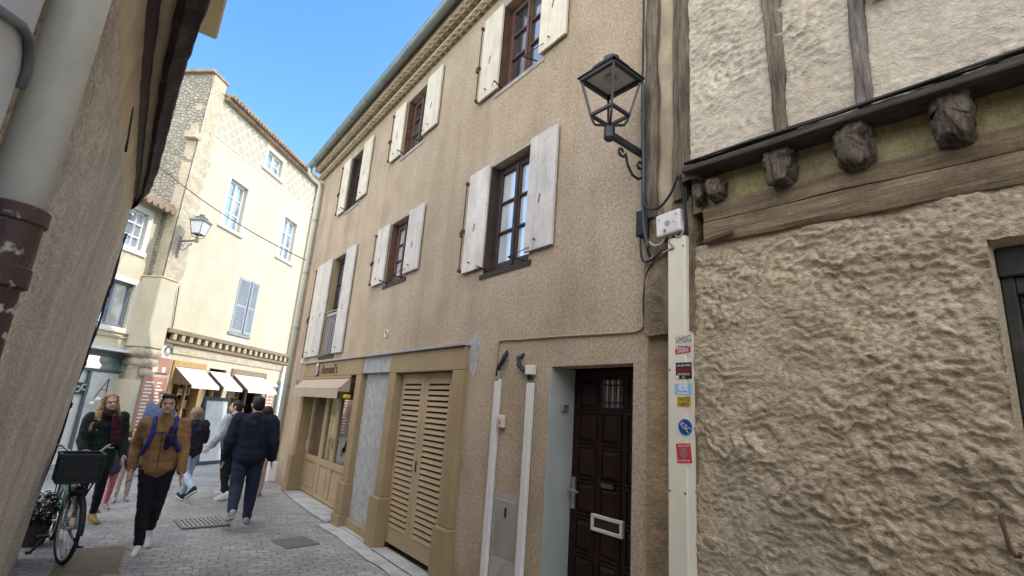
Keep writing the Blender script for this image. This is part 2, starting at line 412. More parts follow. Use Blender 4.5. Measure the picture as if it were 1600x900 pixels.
WMAT = {'t1': (m_window_red, m_pane_dark), 't2': (m_window_red, m_pane_dark), 't3': (m_window_wood, m_pane_dark), 'm1': (m_window_wood, m_pane), 'm2': (m_window_red, m_pane), 'm3': (m_window_wood, m_pane_dark)}
for k, (o, (sz0, sz1), ra, la) in WIN.items():
    ms = m_shutter if k[0] == 'm' else m_shutter_c
    casement(o, 4 if k == 'm3' else 3, *WMAT[k])
    shutter(ra[0], ra[1], sz0, sz1, ms, False); 
    if k == 'm3':
        shutter(la[0], (la[0] + la[1]) / 2 - .004, sz0, sz1, ms, True); shutter((la[0] + la[1]) / 2 + .004, la[1], sz0, sz1, ms, True)
    else: shutter(la[0], la[1], sz0, sz1, ms, True)
    espagnolette(la[1] + .035, sz0 + .02, sz1 - .08).build('shutter_bolt', m_rust, HOUSE)
    if k != 'm3': stays(o[0], o[1], o[2], ra[1] - .10, la[0] + .10).build('shutter_stay', m_iron, HOUSE)
    # worn cement lip round the opening and sill
    mb = MB().box(D - .012, D + .1, o[0] - .05, o[1] + .05, o[2] - .055, o[2] - .001)
    mb.jitter(.006, 9).build('sill', m_concrete if k[0] == 't' else m_window_wood, HOUSE)
    MB().box(D - .004, D + .09, o[0] - .03, o[1] + .05, o[3] + .001, o[3] + .035).jitter(.006, 9).build('lintel_edge', m_concrete, HOUSE)
    # splayed dark timber jamb lining on the far side
    MB().box(D + .004, D + .11, o[1] - .018, o[1] - .002, o[2] + .002, o[3] - .002).build('jamb_lining', WMAT[k][0] if k != 'm3' else m_ochre, HOUSE)
mb = MB(); o = WIN['m3'][0]
for i in range(8): mb.box(D + .03, D + .045, o[0] + .05 + i * .105, o[0] + .066 + i * .105, o[2] + .04, 3.36)
mb.box(D + .02, D + .055, o[0] + .002, o[1] - .02, 3.36, 3.41); mb.tube([(D + .0, o[0], 3.43), (D - .04, o[1] + .05, 3.43)], .008, 6)
mb.build('balcony_railing', flat('grey_railing_paint', (.42, .40, .42), .5), HOUSE)

# small white ring and cement patch on the wall
MB().ring((D - .012, 7.14, 2.76), (1, 0, 0), .052, .011, 20, 6).build('wall_ring', m_white_pvc, HOUSE, smooth=True)
mb = MB(); pts = []
for i in range(18):
    a = 2 * math.pi * i / 18; rr = 1 + .22 * math.sin(3 * a + 1) + random.uniform(-.08, .08); pts.append((D - .004, 4.70 + .13 * rr * math.cos(a), 2.36 + .22 * rr * math.sin(a)))
mb.prism(pts, (.05, 0, 0)).build('cement_patch', m_stone_pale, HOUSE)
MB().box(D - .04, D + .01, 11.42, 11.56, 2.47, 2.56).build('cable_box', m_white_pvc, HOUSE, bevel=.006)
MB().box(D - .05, D + .01, 11.62, 11.70, 2.06, 2.14).build('wall_bracket', m_zinc, HOUSE, bevel=.006)

# ------------------------------------------------------------------ ochre shopfront and garage surround
P = .06
mb = MB()
XF = D - P
mb.box(XF, D + .02, 7.79, 11.06, 2.172, 2.43)                     # shop fascia
mb.box(XF, D + .16, 7.79, 8.01, .60, 2.172); mb.box(XF, D + .16, 10.80, 11.02, .68, 2.172)
mb.box(XF - .045, D + .161, 7.765, 8.035, .16, .60); mb.box(XF - .045, D + .161, 10.775, 11.05, .16, .68)
mb.box(XF - .07, D + .162, 7.75, 8.05, 0, .16); mb.box(XF - .07, D + .162, 10.765, 11.065, 0, .16)
sf = mb.build('shopfront_surround', m_ochre, HOUSE, bevel=.008)
mb = MB()
mb.box(XF, D + .02, 4.78, 6.74, 2.172, 2.43)
mb.box(XF, D + .06, 4.78, 5.01, .58, 2.172); mb.box(XF, D + .06, 6.53, 6.74, .60, 2.172)
mb.box(XF - .045, D + .061, 4.75, 5.045, 0, .58); mb.box(XF - .045, D + .061, 6.495, 6.78, 0, .60)
mb.build('garage_surround', m_ochre, HOUSE, bevel=.008)
MB().box(D - .10, D + .01, 4.76, 11.1, 2.432, 2.462).build('flashing_strip', flat('pale_grey_flashing', (.33, .31, .30), .6), HOUSE, bevel=.003)
# rough pale panel between the two fronts
mb = MB().quad((D + .03, 6.741, 0), (D + .03, 7.789, 0), (D + .03, 7.789, 2.3), (D + .03, 6.741, 2.3))
mb.box(D - .045, D + .06, 6.742, 7.788, 2.192, 2.428)
mb.build('rough_panel', m_stone_pale, HOUSE)
MB().box(D - .02, D + .029, 6.79, 7.745, 0, .13).build('plinth', m_ochre, HOUSE, bevel=.006)
# louvred garage door, two leaves
GX = D + .07
MB().box(GX + .02, GX + .03, 5.012, 6.528, .10, 2.168).build('garage_back', m_dark_gap, HOUSE)
ym = 5.87
for a, b in ((5.012, ym - .003), (ym + .003, 6.528)):
    mb = MB(); st = .105 if a < 5.5 else .09
    i0 = a + (.22 if a < 5.5 else .075); i1 = b - (.13 if a < 5.5 else .09)
    i0, i1 = (5.235, 5.745) if a < 5.5 else (5.955, 6.435)
    mb.box(GX - .02, GX + .02, a, i0, .10, 2.168); mb.box(GX - .02, GX + .02, i1, b, .10, 2.168)
    mb.box(GX - .02, GX + .02, i0, i1, 2.035, 2.168); mb.box(GX - .02, GX + .02, i0, i1, .10, .285)
    leaf = mb.build('garage_leaf', m_ochre2, HOUSE, bevel=.004)
    mb = MB(); n = 27; p = (2.035 - .285) / n
    for k in range(n):
        z = .285 + p * k
        mb.prism([(GX - .026, i0, z + .002), (GX - .018, i0, z - .002), (GX + .018, i0, z + p * .72), (GX + .010, i0, z + p * .74)], (0, i1 - i0, 0))
        mb.prism([(GX - .026, i0, z + .002), (GX + .010, i0, z + p * .74), (GX - .012, i0, z + p * .62)], (0, i1 - i0, 0))
    mb.build('louvres', m_ochre2, leaf)
mb = MB()
for z in (.42, 1.15, 1.95): mb.tube([(GX - .03, 6.515, z - .06), (GX - .03, 6.515, z + .06)], .012, 8)
mb.build('hinge', m_ochre, HOUSE)
MB().box(GX - .03, GX - .018, 5.845, 5.862, 1.0, 1.12).build('keyhole_plate', m_iron, HOUSE)
# shop window front
SX = D + .17
def shop_front():
    mb = MB(); y0, y1, z0, z1 = 8.012, 10.798, .06, 2.168
    post = [(10.54, 10.798), (9.74, 10.04), (9.12, 9.39), (8.012, 8.80)]
    # posts between panes: wide posts split into frame and mullion
    for a, b in ((10.70, 10.798), (9.80, 9.98), (9.16, 9.32), (8.012, 8.56)): mb.box(SX - .03, SX + .03, a, b, z0, z1)
    for a, b in ((9.98, 10.70), (9.32, 9.80), (8.56, 9.16)):
        mb.box(SX - .028, SX + .03, a, b, z0, .12); mb.box(SX - .012, SX + .03, a, b, .12, .62); mb.box(SX - .034, SX + .03, a, b, .62, .72)
        mb.box(SX - .028, SX + .03, a, b, 2.08, z1)
        mb.box(SX - .024, SX - .010, a + .07, b - .07, .18, .56)
    w = mb.build('shop_window', m_ochre2, HOUSE, bevel=.006)
    mb = MB()
    for a, b in ((9.98, 10.70), (9.32, 9.80), (8.56, 9.16)): mb.quad((SX + .005, a, .72), (SX + .005, b, .72), (SX + .005, b, 2.08), (SX + .005, a, 2.08))
    mb.build('pane', m_pane_shop, w)
    mb = MB().box(SX - .05, SX - .03, 9.22, 9.26, .95, 1.12).tube([(SX - .05, 9.24, 1.06), (SX - .085, 9.24, 1.06), (SX - .085, 9.34, 1.06)], .009, 6)
    mb.build('door_handle', m_chrome, w)
    MB().box(SX - .05, SX - .031, 10.73, 10.76, .8, .98).build('pull_handle', m_white_pvc, w, bevel=.004)
shop_front()
# awning
def awning():
    y0, y1 = 8.22, 10.93; xw = D - P; xf = D - .245; mb = MB()
    n = 14
    mb.grid(lambda u, v: (xw + (xf - xw) * v, y0 + (y1 - y0) * u, 2.14 + (1.945 - 2.14) * v - .012 * math.sin(math.pi * v)), arange(0, 1, n), arange(0, 1, 5))
    mb.grid(lambda u, v: (xf - .004 * math.sin(u * 40) * v, y0 + (y1 - y0) * u, 1.945 - .155 * v), arange(0, 1, 40), arange(0, 1, 3))
    for y in (y0, y1):
        mb.add([(xw, y, 2.13), (xf, y, 1.94), (xf, y, 1.90), (xw, y, 1.90)], [(0, 1, 2, 3)])
    a = mb.build('awning', m_awning_tan, HOUSE)
    MB().box(XF - .03, XF - .002, y0 - .02, y1 + .02, 2.12, 2.165).build('awning_case', m_ochre, a, bevel=.004)
    mb = MB().tube([(xf + .01, y0, 1.945), (xf + .01, y1, 1.945)], .012, 8); mb.build('awning_rail', m_awning_tan, a)
    MB().box(D - .16, D - .07, 8.10, 8.2, 1.80, 1.86).build('awning_lamp', flat('yellow_plastic', (.65, .42, .03), .4), HOUSE, bevel=.008)
awning()
# shop sign: round emblem and raised letters
sg = MB().tube([(XF - .001, 10.08, 2.31), (XF - .035, 10.08, 2.31)], .125, 28).build('sign_disc', flat('cream_enamel', (.62, .58, .52), .4), HOUSE)
mb = MB().ring((XF - .03, 10.08, 2.31), (1, 0, 0), .122, .012, 28, 6); mb.build('disc_rim', flat('dark_bronze', (.05, .035, .025), .5), sg)
mb = MB().cone((XF - .037, 10.06, 2.25), .02, (XF - .037, 10.03, 2.36), .03).cone((XF - .037, 10.12, 2.24), .015, (XF - .037, 10.1, 2.33), .022)
mb.build('emblem', flat('beige_emblem', (.42, .36, .29), .6), sg)
text_mesh('Avonni\'s', 'sign_lettering', flat('bronze_lettering', (.085, .062, .035), .5), .235, (XF - .006, 9.86, 2.285), (0, -1, 0), (0, 0, 1), HOUSE, .006, 'LEFT', 1.12)

# ------------------------------------------------------------------ entrance door in its deep reveal
mb = MB(); DX = D + .28
mb.quad((D - .001, 3.4205, 0), (DX, 3.4205 - .003, 0), (DX, 3.4175, 2.17), (D - .001, 3.4175, 2.17))
mb = MB().box(D + .001, DX + .05, 3.405, 3.4195, 0, 2.168); mb.build('painted_reveal', m_blue_paint, HOUSE)
def entrance():
    y0, y1, z0, z1 = 2.502, 3.404, .06, 2.165; mb = MB()
    mb.box(DX, DX + .045, y0, y1, z0, z1)
    cols = 3; rows = 7; cw = (y1 - y0 - .1) / cols; rh = (z1 - z0 - .14) / rows
    for i in range(cols):
        for j in range(rows):
            if j == rows - 1 and i == 1: continue
            a = y0 + .05 + i * cw + .045; b = y0 + .05 + (i + 1) * cw - .045; c = z0 + .08 + j * rh + .03; d = z0 + .08 + (j + 1) * rh - .03
            # raised moulding + fielded panel
            mb.box(DX - .012, DX - .001, a - .02, b + .02, c - .02, c - .004); mb.box(DX - .012, DX - .001, a - .02, b + .02, d + .004, d + .02)
            mb.box(DX - .012, DX - .001, a - .02, a - .004, c - .004, d + .004); mb.box(DX - .012, DX - .001, b + .004, b + .02, c - .004, d + .004)
            e = .028
            mb.add([(DX - .001, a, c), (DX - .001, b, c), (DX - .001, b, d), (DX - .001, a, d), (DX - .022, a + e, c + e), (DX - .022, b - e, c + e), (DX - .022, b - e, d - e), (DX - .022, a + e, d - e)],
                   [(0, 1, 5, 4), (1, 2, 6, 5), (2, 3, 7, 6), (3, 0, 4, 7), (4, 5, 6, 7)])
    d = mb.build('entrance_door', m_door, HOUSE, bevel=.003)
    c = z0 + .08 + 6 * rh
    MB().quad((DX - .004, 2.84, c + .03), (DX - .004, 3.06, c + .03), (DX - .004, 3.06, c + rh - .03), (DX - .004, 2.84, c + rh - .03)).build('peep_window', m_pane_dark, d)
    mb = MB()
    for i in range(4): mb.tube([(DX - .015, 2.86 + i * .06, c + .02), (DX - .015, 2.86 + i * .06, c + rh - .02)], .006, 6)
    for z in (c + .07, c + rh - .07): mb.tube([(DX - .015, 2.83, z), (DX - .015, 3.07, z)], .006, 6)
    mb.build('peep_grille', m_iron, d)
    f = 1.097
    ya, yb, zc = 2.80, 3.13, 1.75 + (1.035 - 1.75) * f
    mb = MB()
    mb.box(DX - .030, DX - .001, ya, yb, zc + .035, zc + .062); mb.box(DX - .030, DX - .001, ya, yb, zc - .062, zc - .035)
    mb.box(DX - .030, DX - .001, ya, ya + .03, zc - .035, zc + .035); mb.box(DX - .030, DX - .001, yb - .03, yb, zc - .035, zc + .035)
    s = mb.build('letter_slot', mat('white_letter_slot', (.55, .52, .48), (.48, .45, .41), 6, .4), d, bevel=.004)
    MB().box(DX - .018, DX - .006, ya + .03, yb - .03, zc - .035, zc + .035).build('slot_flap', m_black_plastic, s)
    MB().box(DX - .028, DX - .02, 2.90, 3.03, 1.235, 1.272).build('name_plate', flat('tarnished_brass', (.12, .09, .06), .4, .6), d)
    yh = 3.36
    mb = MB().box(DX - .014, DX - .001, yh - .022, yh + .022, 1.02, 1.27).tube([(DX - .01, yh, 1.17), (DX - .06, yh, 1.17), (DX - .06, yh - .11, 1.165)], .010, 8)
    mb.build('door_handle', m_chrome, d)
    MB().box(D + .12, D + .20, 3.375, 3.404, 1.80, 1.86).build('entry_latch', m_chrome, HOUSE, bevel=.005)
    MB().box(D - .04, DX + .05, 2.501, 3.404, 0, .055).build('door_step', m_concrete, HOUSE, bevel=.01)
entrance()
# damp dirty strip between this house and its neighbour
MB().box(D - .012, D + .30, 1.97, 2.3585, 0, 7.4).jitter(.006, 5).build('party_wall_strip', mat('stained_party_wall', (.30, .22, .13), (.19, .14, .085), 4, .95, bumps=[(14, .8, .03), (60, .5, .008)], dirt=((.10, .08, .055), 3, .6)), HOUSE)
# ------------------------------------------------------------------ half-timbered neighbour on the right
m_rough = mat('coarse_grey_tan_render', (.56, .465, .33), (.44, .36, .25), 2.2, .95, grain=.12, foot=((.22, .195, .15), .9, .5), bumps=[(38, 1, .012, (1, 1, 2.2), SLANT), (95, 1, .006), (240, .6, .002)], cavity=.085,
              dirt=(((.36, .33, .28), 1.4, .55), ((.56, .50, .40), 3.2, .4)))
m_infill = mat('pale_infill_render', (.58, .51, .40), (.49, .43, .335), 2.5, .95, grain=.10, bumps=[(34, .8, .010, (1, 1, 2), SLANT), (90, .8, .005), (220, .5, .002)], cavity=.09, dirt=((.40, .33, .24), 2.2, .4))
m_moss = mat('mossy_infill', (.36, .29, .155), (.23, .185, .10), 6, .95, grain=.2, bumps=[(20, .8, .02), (80, .6, .006)], dirt=((.24, .24, .09), 4, .5))
m_timber = mat('old_grey_timber', (.23, .185, .13), (.105, .082, .058), 6, .95, stretch=(6, 6, .7), bumps=[(14, 1, .02, (5, 5, .45)), (70, .6, .006, (3, 3, .6))], dirt=((.03, .022, .018), 5, .7))
m_beam = mat('brown_oak_beam', (.25, .185, .115), (.135, .098, .062), 5, .95, stretch=(5, .6, 6), bumps=[(12, .7, .016, (5, .5, 6)), (60, .6, .006, (3, .8, 4))], dirt=((.10, .075, .052), 4, .5), grain=.15)
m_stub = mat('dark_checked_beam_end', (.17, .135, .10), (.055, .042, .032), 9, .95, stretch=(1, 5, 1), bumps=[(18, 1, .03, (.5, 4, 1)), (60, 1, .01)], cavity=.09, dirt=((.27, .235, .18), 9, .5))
m_black_board = mat('blackened_board', (.085, .066, .052), (.04, .031, .026), 6, .8, stretch=(5, .6, 6), bumps=[(20, .7, .01, (3, .5, 5))])
TIM = thing('half_timbered_house', 'half-timbered house with coarse grey render, jettied upper floor on stub beam ends and weathered studs', 'house', (D, .6, 0))
def lumps(y, z, amp, sc_):
    p = Vector((0, y, z)) * sc_
    w = noise.noise_vector(p * .6 + Vector((3, 1, 7))) * .55
    q = p + w
    c, s = math.cos(.55), math.sin(.55)
    a = q.y * c + q.z * s; b = -q.y * s + q.z * c
    v = Vector((2.3, a * .8, b * 1.7))
    # flakes of trowelled render: a warped saw-tooth (sharp lower lips) broken up by noise, over soft lumps
    n1 = noise.fractal(Vector((5.1, y * 3.1, z * 3.1)), 1, 2, 4); n2 = noise.fractal(Vector((1.7, y * 9, z * 9)), 1, 2, 3)
    t = (z * 7.5 + y * 2.6) + 2.1 * n1 + .55 * n2
    t -= math.floor(t)
    saw = t / .78 if t < .78 else (1 - t) / .22
    m1 = max(0, min(1, .5 + 1.3 * noise.noise(Vector((9.3, y * 4.2, z * 5.0)))))
    t2 = (z * 17 + y * 8) + 1.8 * n1 + 1.2 * n2; t2 -= math.floor(t2); saw2 = t2 / .7 if t2 < .7 else (1 - t2) / .3
    patch = noise.noise(Vector((4.4, y * 1.3, z * 1.3))) + .4 * noise.noise(Vector((7.4, y * 3, z * 3)))
    amp *= max(.55, min(1.35, .95 + 1.0 * patch))
    return amp * (.62 * saw * m1 + .26 * saw2 * (1 - m1 * .6) + .55 * n1 + .28 * n2 + .20 * noise.noise(Vector((3, y * 26, z * 38))) + .16 * noise.noise(Vector((3, y * 70, z * 90))))
WINR = (-.75, .505, 1.15, 2.63)
def rough_wall():
    mb = MB(); ys = arange(-.9, 2.0, 330); zs = arange(0, 2.935, 330); idx = {}
    for i, y in enumerate(ys):
        for j, z in enumerate(zs):
            e = min(1, max(0, min(abs(y - WINR[1]), 1) / .05)) if WINR[2] - .05 < z < WINR[3] + .05 else 1
            x = D - .008 - lumps(y, z, .034, 4.6) * min(1, max(.15, (2.95 - z) / .12))
            idx[i, j] = len(mb.v); mb.v.append((x, y, z))
    for i in range(len(ys) - 1):
        for j in range(len(zs) - 1):
            cy = (ys[i] + ys[i + 1]) / 2; cz = (zs[j] + zs[j + 1]) / 2
            if WINR[0] < cy < WINR[1] and WINR[2] < cz < WINR[3]: continue
            mb.f.append((idx[i, j], idx[i, j + 1], idx[i + 1, j + 1], idx[i + 1, j]))
    a, b, c, d = WINR; X = D + .07
    mb.quad((D - .02, b + .006, c), (X, b - .004, c), (X, b - .004, d), (D - .02, b + .006, d)); mb.quad((D - .02, a, d + .006), (X, a, d - .02), (X, b, d - .02), (D - .02, b, d + .006))
    mb.quad((D - .02, a, c), (X, a, c), (X, b, c), (D - .02, b, c)); mb.quad((D - .02, a, c), (X, a, c), (X, a, d), (D - .02, a, d))
    mb.quad((D, -6, 0), (D, -.9, 0), (D, -.9, 3.14), (D, -6, 3.14)); mb.quad((D, 2.0, 0), (D + .3, 2.0, 0), (D + .3, 2.0, 2.93), (D, 2.0, 2.93))
    return mb
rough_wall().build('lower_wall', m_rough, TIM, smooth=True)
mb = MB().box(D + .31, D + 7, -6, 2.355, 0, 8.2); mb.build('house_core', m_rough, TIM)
# window on the far right
mb = MB(); X = D + .045
mb.box(X, X + .06, -.748, .50, 2.48, 2.61); mb.box(X + .02, X + .08, .455, .50, 1.152, 2.48); mb.box(X + .025, X + .075, -.75, .455, 2.40, 2.478); mb.box(X + .03, X + .07, .36, .40, 1.15, 2.40)
wr = mb.build('window', mat('greenish_old_frame', (.05, .048, .04), (.022, .02, .018), 6, .8, bumps=[(30, .4, .005, (1, .5, 4))]), TIM, bevel=.006)
MB().quad((X + .055, -.75, 1.15), (X + .055, .45, 1.15), (X + .055, .45, 2.48), (X + .055, -.75, 2.48)).build('pane', glass_mat('black_glass', (.012, .012, .014), .10), wr)
# long beam (bressummer) with a shake along it, moss-stained band, stub beam ends
def beam():
    mb = MB(); ys = arange(-1.2, 1.875, 150); prof = [(.06, 2.925), (-.035, 2.93), (-.05, 2.955), (-.052, 3.02), (-.050, 3.075), (-.030, 3.079), (-.050, 3.084), (-.054, 3.14), (-.048, 3.18), (-.03, 3.205), (.06, 3.21)]
    def fn(u, v):
        dx, z = prof[v]; sag = -.075 * (1.875 - u) / 1.5
        zz = z + sag * (1 if v < 6 else 1.0) + .008 * noise.noise(Vector((v * .3, u * 2.2, 0)))
        return (D + dx - .012 * noise.noise(Vector((v * .9, u * 3, 1.7))), u, zz)
    mb.grid(fn, ys, range(len(prof))); o = len(mb.v)
    mb.f.append(tuple(len(mb.v) - len(prof) + k for k in range(len(prof))))
    return mb
beam().build('beam', m_beam, TIM, smooth=False)
MB().grid(lambda u, v: (D - .03 - .03 * (v - 3.1) - lumps(u, v, .012, 6), u, v - .075 * (1.875 - u) / 1.5), arange(-1.2, 1.97, 110), arange(3.16, 3.66, 22)).build('mossy_band', m_moss, TIM, smooth=True)
MB().bar((D - .06, 1.875, 2.935), (D - .07, 1.66, 2.955), .01, .022).build('iron_spike', m_rust, TIM)
e = .2
JX = D - e
def zj(y): return 3.345 + .10 * (y - .27) / 1.58           # foot of the jettied storey (it sags to the right)
def stub(y, w, z0, z1, x0):
    mb = MB(); n = 9
    def fn(u, v):
        t = v * 2 * math.pi; cc = math.cos(t); ss = math.sin(t)
        k = (abs(cc) ** 4 + abs(ss) ** 4) ** -.25
        sh = (1 - .28 * max(0, (u - .75) / .25) ** 2)
        p = Vector((D - .0 + (x0 - D) * u, y + w / 2 * cc * k * sh, (z0 + z1) / 2 + (z1 - z0) / 2 * ss * k * sh))
        return p + noise.noise_vector(p * 8) * .022 + noise.noise_vector(p * 22) * .016 + noise.noise_vector(p * 55) * .009 - Vector((0, 0, .05 * max(0, noise.noise(p * 14)) * (1 if math.sin(v * 2 * math.pi) < 0 else -.4)))
    mb.grid(fn, arange(0, 1, 26), arange(0, 1, 64)); c = Vector((x0 - .012, y, (z0 + z1) / 2)); o = len(mb.v); base = o - 65
    mb.v.append(tuple(c + Vector((.0, .02, .02)))); mb.f += [(base + k, base + k + 1, o) for k in range(64)]
    return mb
for (y, w, a, b, x) in ((1.34, .15, 3.15, 3.41, JX + .035), (.945, .15, 3.13, 3.39, JX + .02), (.545, .155, 3.09, 3.38, JX + .02), (.08, .17, 3.06, 3.36, JX + .02), (-.42, .17, 3.05, 3.35, JX + .02)):
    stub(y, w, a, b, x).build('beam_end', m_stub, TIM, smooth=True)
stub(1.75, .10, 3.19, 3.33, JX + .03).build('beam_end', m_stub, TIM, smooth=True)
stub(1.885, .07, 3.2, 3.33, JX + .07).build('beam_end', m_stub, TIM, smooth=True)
mb = MB().hexa([(JX - .035, -1.5, zj(-1.5) - .05), (D + .02, -1.5, zj(-1.5) - .035), (D + .02, 1.93, zj(1.93) - .055), (JX - .02, 1.93, zj(1.93) - .055),
                (JX - .035, -1.5, zj(-1.5) + .0), (D + .02, -1.5, zj(-1.5) + .03), (D + .02, 1.93, zj(1.93) + .01), (JX - .02, 1.93, zj(1.93) - .015)])
mb.build('jetty_board', m_black_board, TIM, bevel=.012, seg=2)
mb = MB()
for i in range(3): mb.tube([(JX - .026 + .008 * i - (.012 if y < .9 else 0), y, zj(y) + .004 + .010 * (i % 2) + .004 * math.sin(y * 5 + i)) for y in arange(-1.3, 1.9, 24)], .007, 5)
single(mb, 'cable_bundle', m_black_plastic, 'thin black cables running along the dark jetty board of the half-timbered house', 'cable', (JX, .6, zj(.6)), smooth=True)
MB().grid(lambda u, v: (JX - lumps(u + 5, v, .026, 6.5), u, zj(u) * (1 - (v - 3.4) / 1.7) + 5.1 * (v - 3.4) / 1.7), arange(-1.4, 1.86, 250), arange(3.4, 5.1, 140)).build('upper_wall', m_infill, TIM, smooth=True)
MB().quad((JX, -6, 5.1), (JX, 1.86, 5.1), (JX, 1.86, 8.2), (JX, -6, 8.2)).quad((JX, -6, 3.4), (JX, -1.4, 3.3), (JX, -1.4, 5.1), (JX, -6, 5.1)).quad((JX, -6, 3.4), (D + .35, -6, 3.4), (D + .35, -1.4, 3.3), (JX, -1.4, 3.3)).build('upper_wall', m_infill, TIM)
def stud(ya, wa, yb, wb):
    """old timber stud from its foot (ya) up to the eave (yb)"""
    mb = MB()
    def fn(u, v):
        z = zj(ya) + .01 + (7.6 - zj(ya)) * u; k = (z - zj(ya)) / 1.0; yc = ya + (yb - ya) * k; w = wa + (wb - wa) * min(k, 1.6)
        pr = [(.05, -.5), (-.022, -.5), (-.030, -.2), (-.026, .1), (-.031, .35), (-.024, .5), (.05, .5)][v]
        n_ = noise.noise_vector(Vector((v * .7, ya * 9, z * 4))) + .6 * noise.noise_vector(Vector((v * 1.7, ya * 9, z * 14)))
        return (JX + pr[0] + n_.x * .008, yc + w * pr[1] + n_.y * .012, z)
    mb.grid(fn, arange(0, 1, 110), range(7)); mb.f.append((0, 1, 2, 3, 4, 5, 6))
    return mb
stud(1.26, .062, 1.275, .125).build('stud', m_timber, TIM)
stud(.845, .070, .835, .075).build('stud', mat('silvery_timber', (.25, .215, .18), (.12, .10, .085), 6, .95, stretch=(6, 6, .7), bumps=[(14, 1, .02, (5, 5, .45)), (70, .6, .006, (3, 3, .6))], dirt=((.05, .04, .03), 5, .6)), TIM)
# corner post: two old posts with plaster between
def post(y0, y1, x, m, z0, z1, amp=.02):
    mb = MB()
    def fn(u, v):
        pr = [(.22, 0), (.0, .02), (-.015, .35), (-.012, .7), (.0, .98), (.22, 1)][v]; z = z0 + (z1 - z0) * u
        n_ = noise.noise_vector(Vector((v * .8 + y0 * 3, y1 * 5, z * 3)))
        return (x + pr[0] + n_.x * amp * .7, y0 + (y1 - y0) * pr[1] + n_.y * amp * .6, z)
    return mb.grid(fn, arange(0, 1, 130), range(6))
post(2.245, 2.365, D - .07, m_timber, 3.22, 7.6).build('corner_post', m_timber, TIM)
post(2.09, 2.25, D - .045, mat('post_plaster', (.42, .345, .24), (.31, .245, .165), 4, .95, bumps=[(25, .6, .012), (90, .4, .004)], dirt=((.12, .09, .06), 3, .5)), 3.2, 7.6, .03).build('plaster_strip', bpy.data.materials['post_plaster'], TIM, smooth=True)
post(1.985, 2.10, D - .075, bpy.data.materials['brown_oak_beam'], 3.28, 7.6, .025).build('corner_post', m_timber, TIM)
post(1.865, 1.99, D - .15, m_timber, 3.36, 7.6, .015).build('corner_post', m_timber, TIM)
MB().box(D - .19, D - .02, 1.850, 1.866, 3.45, 7.6).build('joint_strip', m_infill, TIM)
MB().box(D - .06, D + .05, 1.97, 2.358, 2.35, 3.30).jitter(.03, 7).build('mortar_patch', mat('dark_stained_mortar', (.25, .195, .13), (.12, .09, .06), 6, .95, bumps=[(18, 1, .03), (70, .5, .006)], dirt=((.05, .04, .03), 4, .6)), TIM)
# shutter foot of an upper window, top right
mb = MB()
for i in range(4): mb.box(JX - .075, JX - .045, .30 + i * .12, .418 + i * .12, 3.95, 5.2)
mb.build('shutter', m_timber, TIM, bevel=.004)
MB().hexa([(JX - .5, -6, 7.9), (D + 7, -6, 9.6), (D + 7, 2.36, 9.6), (JX - .5, 2.36, 7.9), (JX - .5, -6, 8.05), (D + 7, -6, 9.75), (D + 7, 2.36, 9.75), (JX - .5, 2.36, 8.05)]).build('roof', m_tile, TIM)
mb = MB().tube([(D + .02, .59, 1.50), (D - .05, .59, 1.495), (D - .055, .585, 1.47), (D - .045, .575, 1.385), (D - .05, .56, 1.355), (D - .07, .545, 1.36), (D - .075, .54, 1.375)], .0075, 7)
single(mb, 'wall_hook', m_rust, 'bent rusty iron hook stuck in the coarse grey render below the right-hand window', 'hook', (D, .59, 1.42), smooth=True)
# ------------------------------------------------------------------ white cable trunking with stickers, junction boxes and wiring
TX = D - .10
mb = MB().box(TX, D + .03, 1.985, 2.125, 0, 3.005)
mb.v = [(x, y - (0 if z > 1 else .0), z) for x, y, z in mb.v]
tr = single(mb, 'cable_trunking', m_cream_metal, 'tall cream metal cable trunking covered in small stickers beside the dark entrance door', 'cable trunking', (D - .03, 2.055, 0), bevel=.008, seg=2)
mb = MB()
for z in (2.93, 2.1, 1.36, .85, .45):
    for y in (2.0, 2.11): mb.tube([(TX + .001, y, z), (TX - .003, y, z)], .006, 8)
o = mb.build('screw', m_iron, None); o.parent = tr; o.data.transform(Matrix.Translation(-Vector((D - .03, 2.055, 0))))
F = (D - .10) / D
def sy(y): return y * F
def sz(z): return H + (z - H) * F
m_st = {k: flat('sticker_' + k, c, .45, var=.92) for k, c in dict(white=(.62, .58, .52), red=(.42, .02, .06), black=(.018, .014, .014), sky=(.22, .42, .60), yellow=(.46, .32, .04), navy=(.012, .05, .22), rose=(.50, .035, .055), purple=(.14, .09, .26), paleblue=(.52, .60, .66), ink=(.03, .03, .03)).items()}
RT, UP = (0, -1, 0), (0, 0, 1)
def sticker(name, label, yc, zc, w, h, m, tilt=0.0, rnd=False):
    yc, zc = sy(yc), sz(zc); mb = MB(); X0 = TX - .0015; base = (X0, yc, zc)
    if rnd: mb.prism([(X0, yc + w / 2 * math.cos(2 * math.pi * k / 36), zc + h / 2 * math.sin(2 * math.pi * k / 36)) for k in range(36)], (.0014, 0, 0))
    else:
        c, s = math.cos(tilt), math.sin(tilt)
        mb.prism([(X0, yc + a * w / 2 * c - b * h / 2 * s, zc + a * w / 2 * s + b * h / 2 * c) for a, b in ((-1, -1), (1, -1), (1, 1), (-1, 1))], (.0014, 0, 0))
    o = single(mb, name, m, label, 'sticker', base, 'stickers on the cream trunking'); ORIGIN[o.name] = base; return o, X0, yc, zc
o, X, y, z = sticker('sticker', 'off-white sticker with a purple scribbled tag, topmost on the cream trunking', 2.075, 2.30, .125, .085, flat('sticker_cream', (.56, .50, .38), .45))
text_mesh('VMSG', 'tag_lettering', m_st['purple'], .058, (X - .001, y, z + .008), RT, UP, o, .0004, squash=.78, tilt=.12)
MB().bar((X - .001, y + .05, z - .03), (X - .001, y - .035, z - .036), .0008, .005).build('underline', m_st['purple'], o)
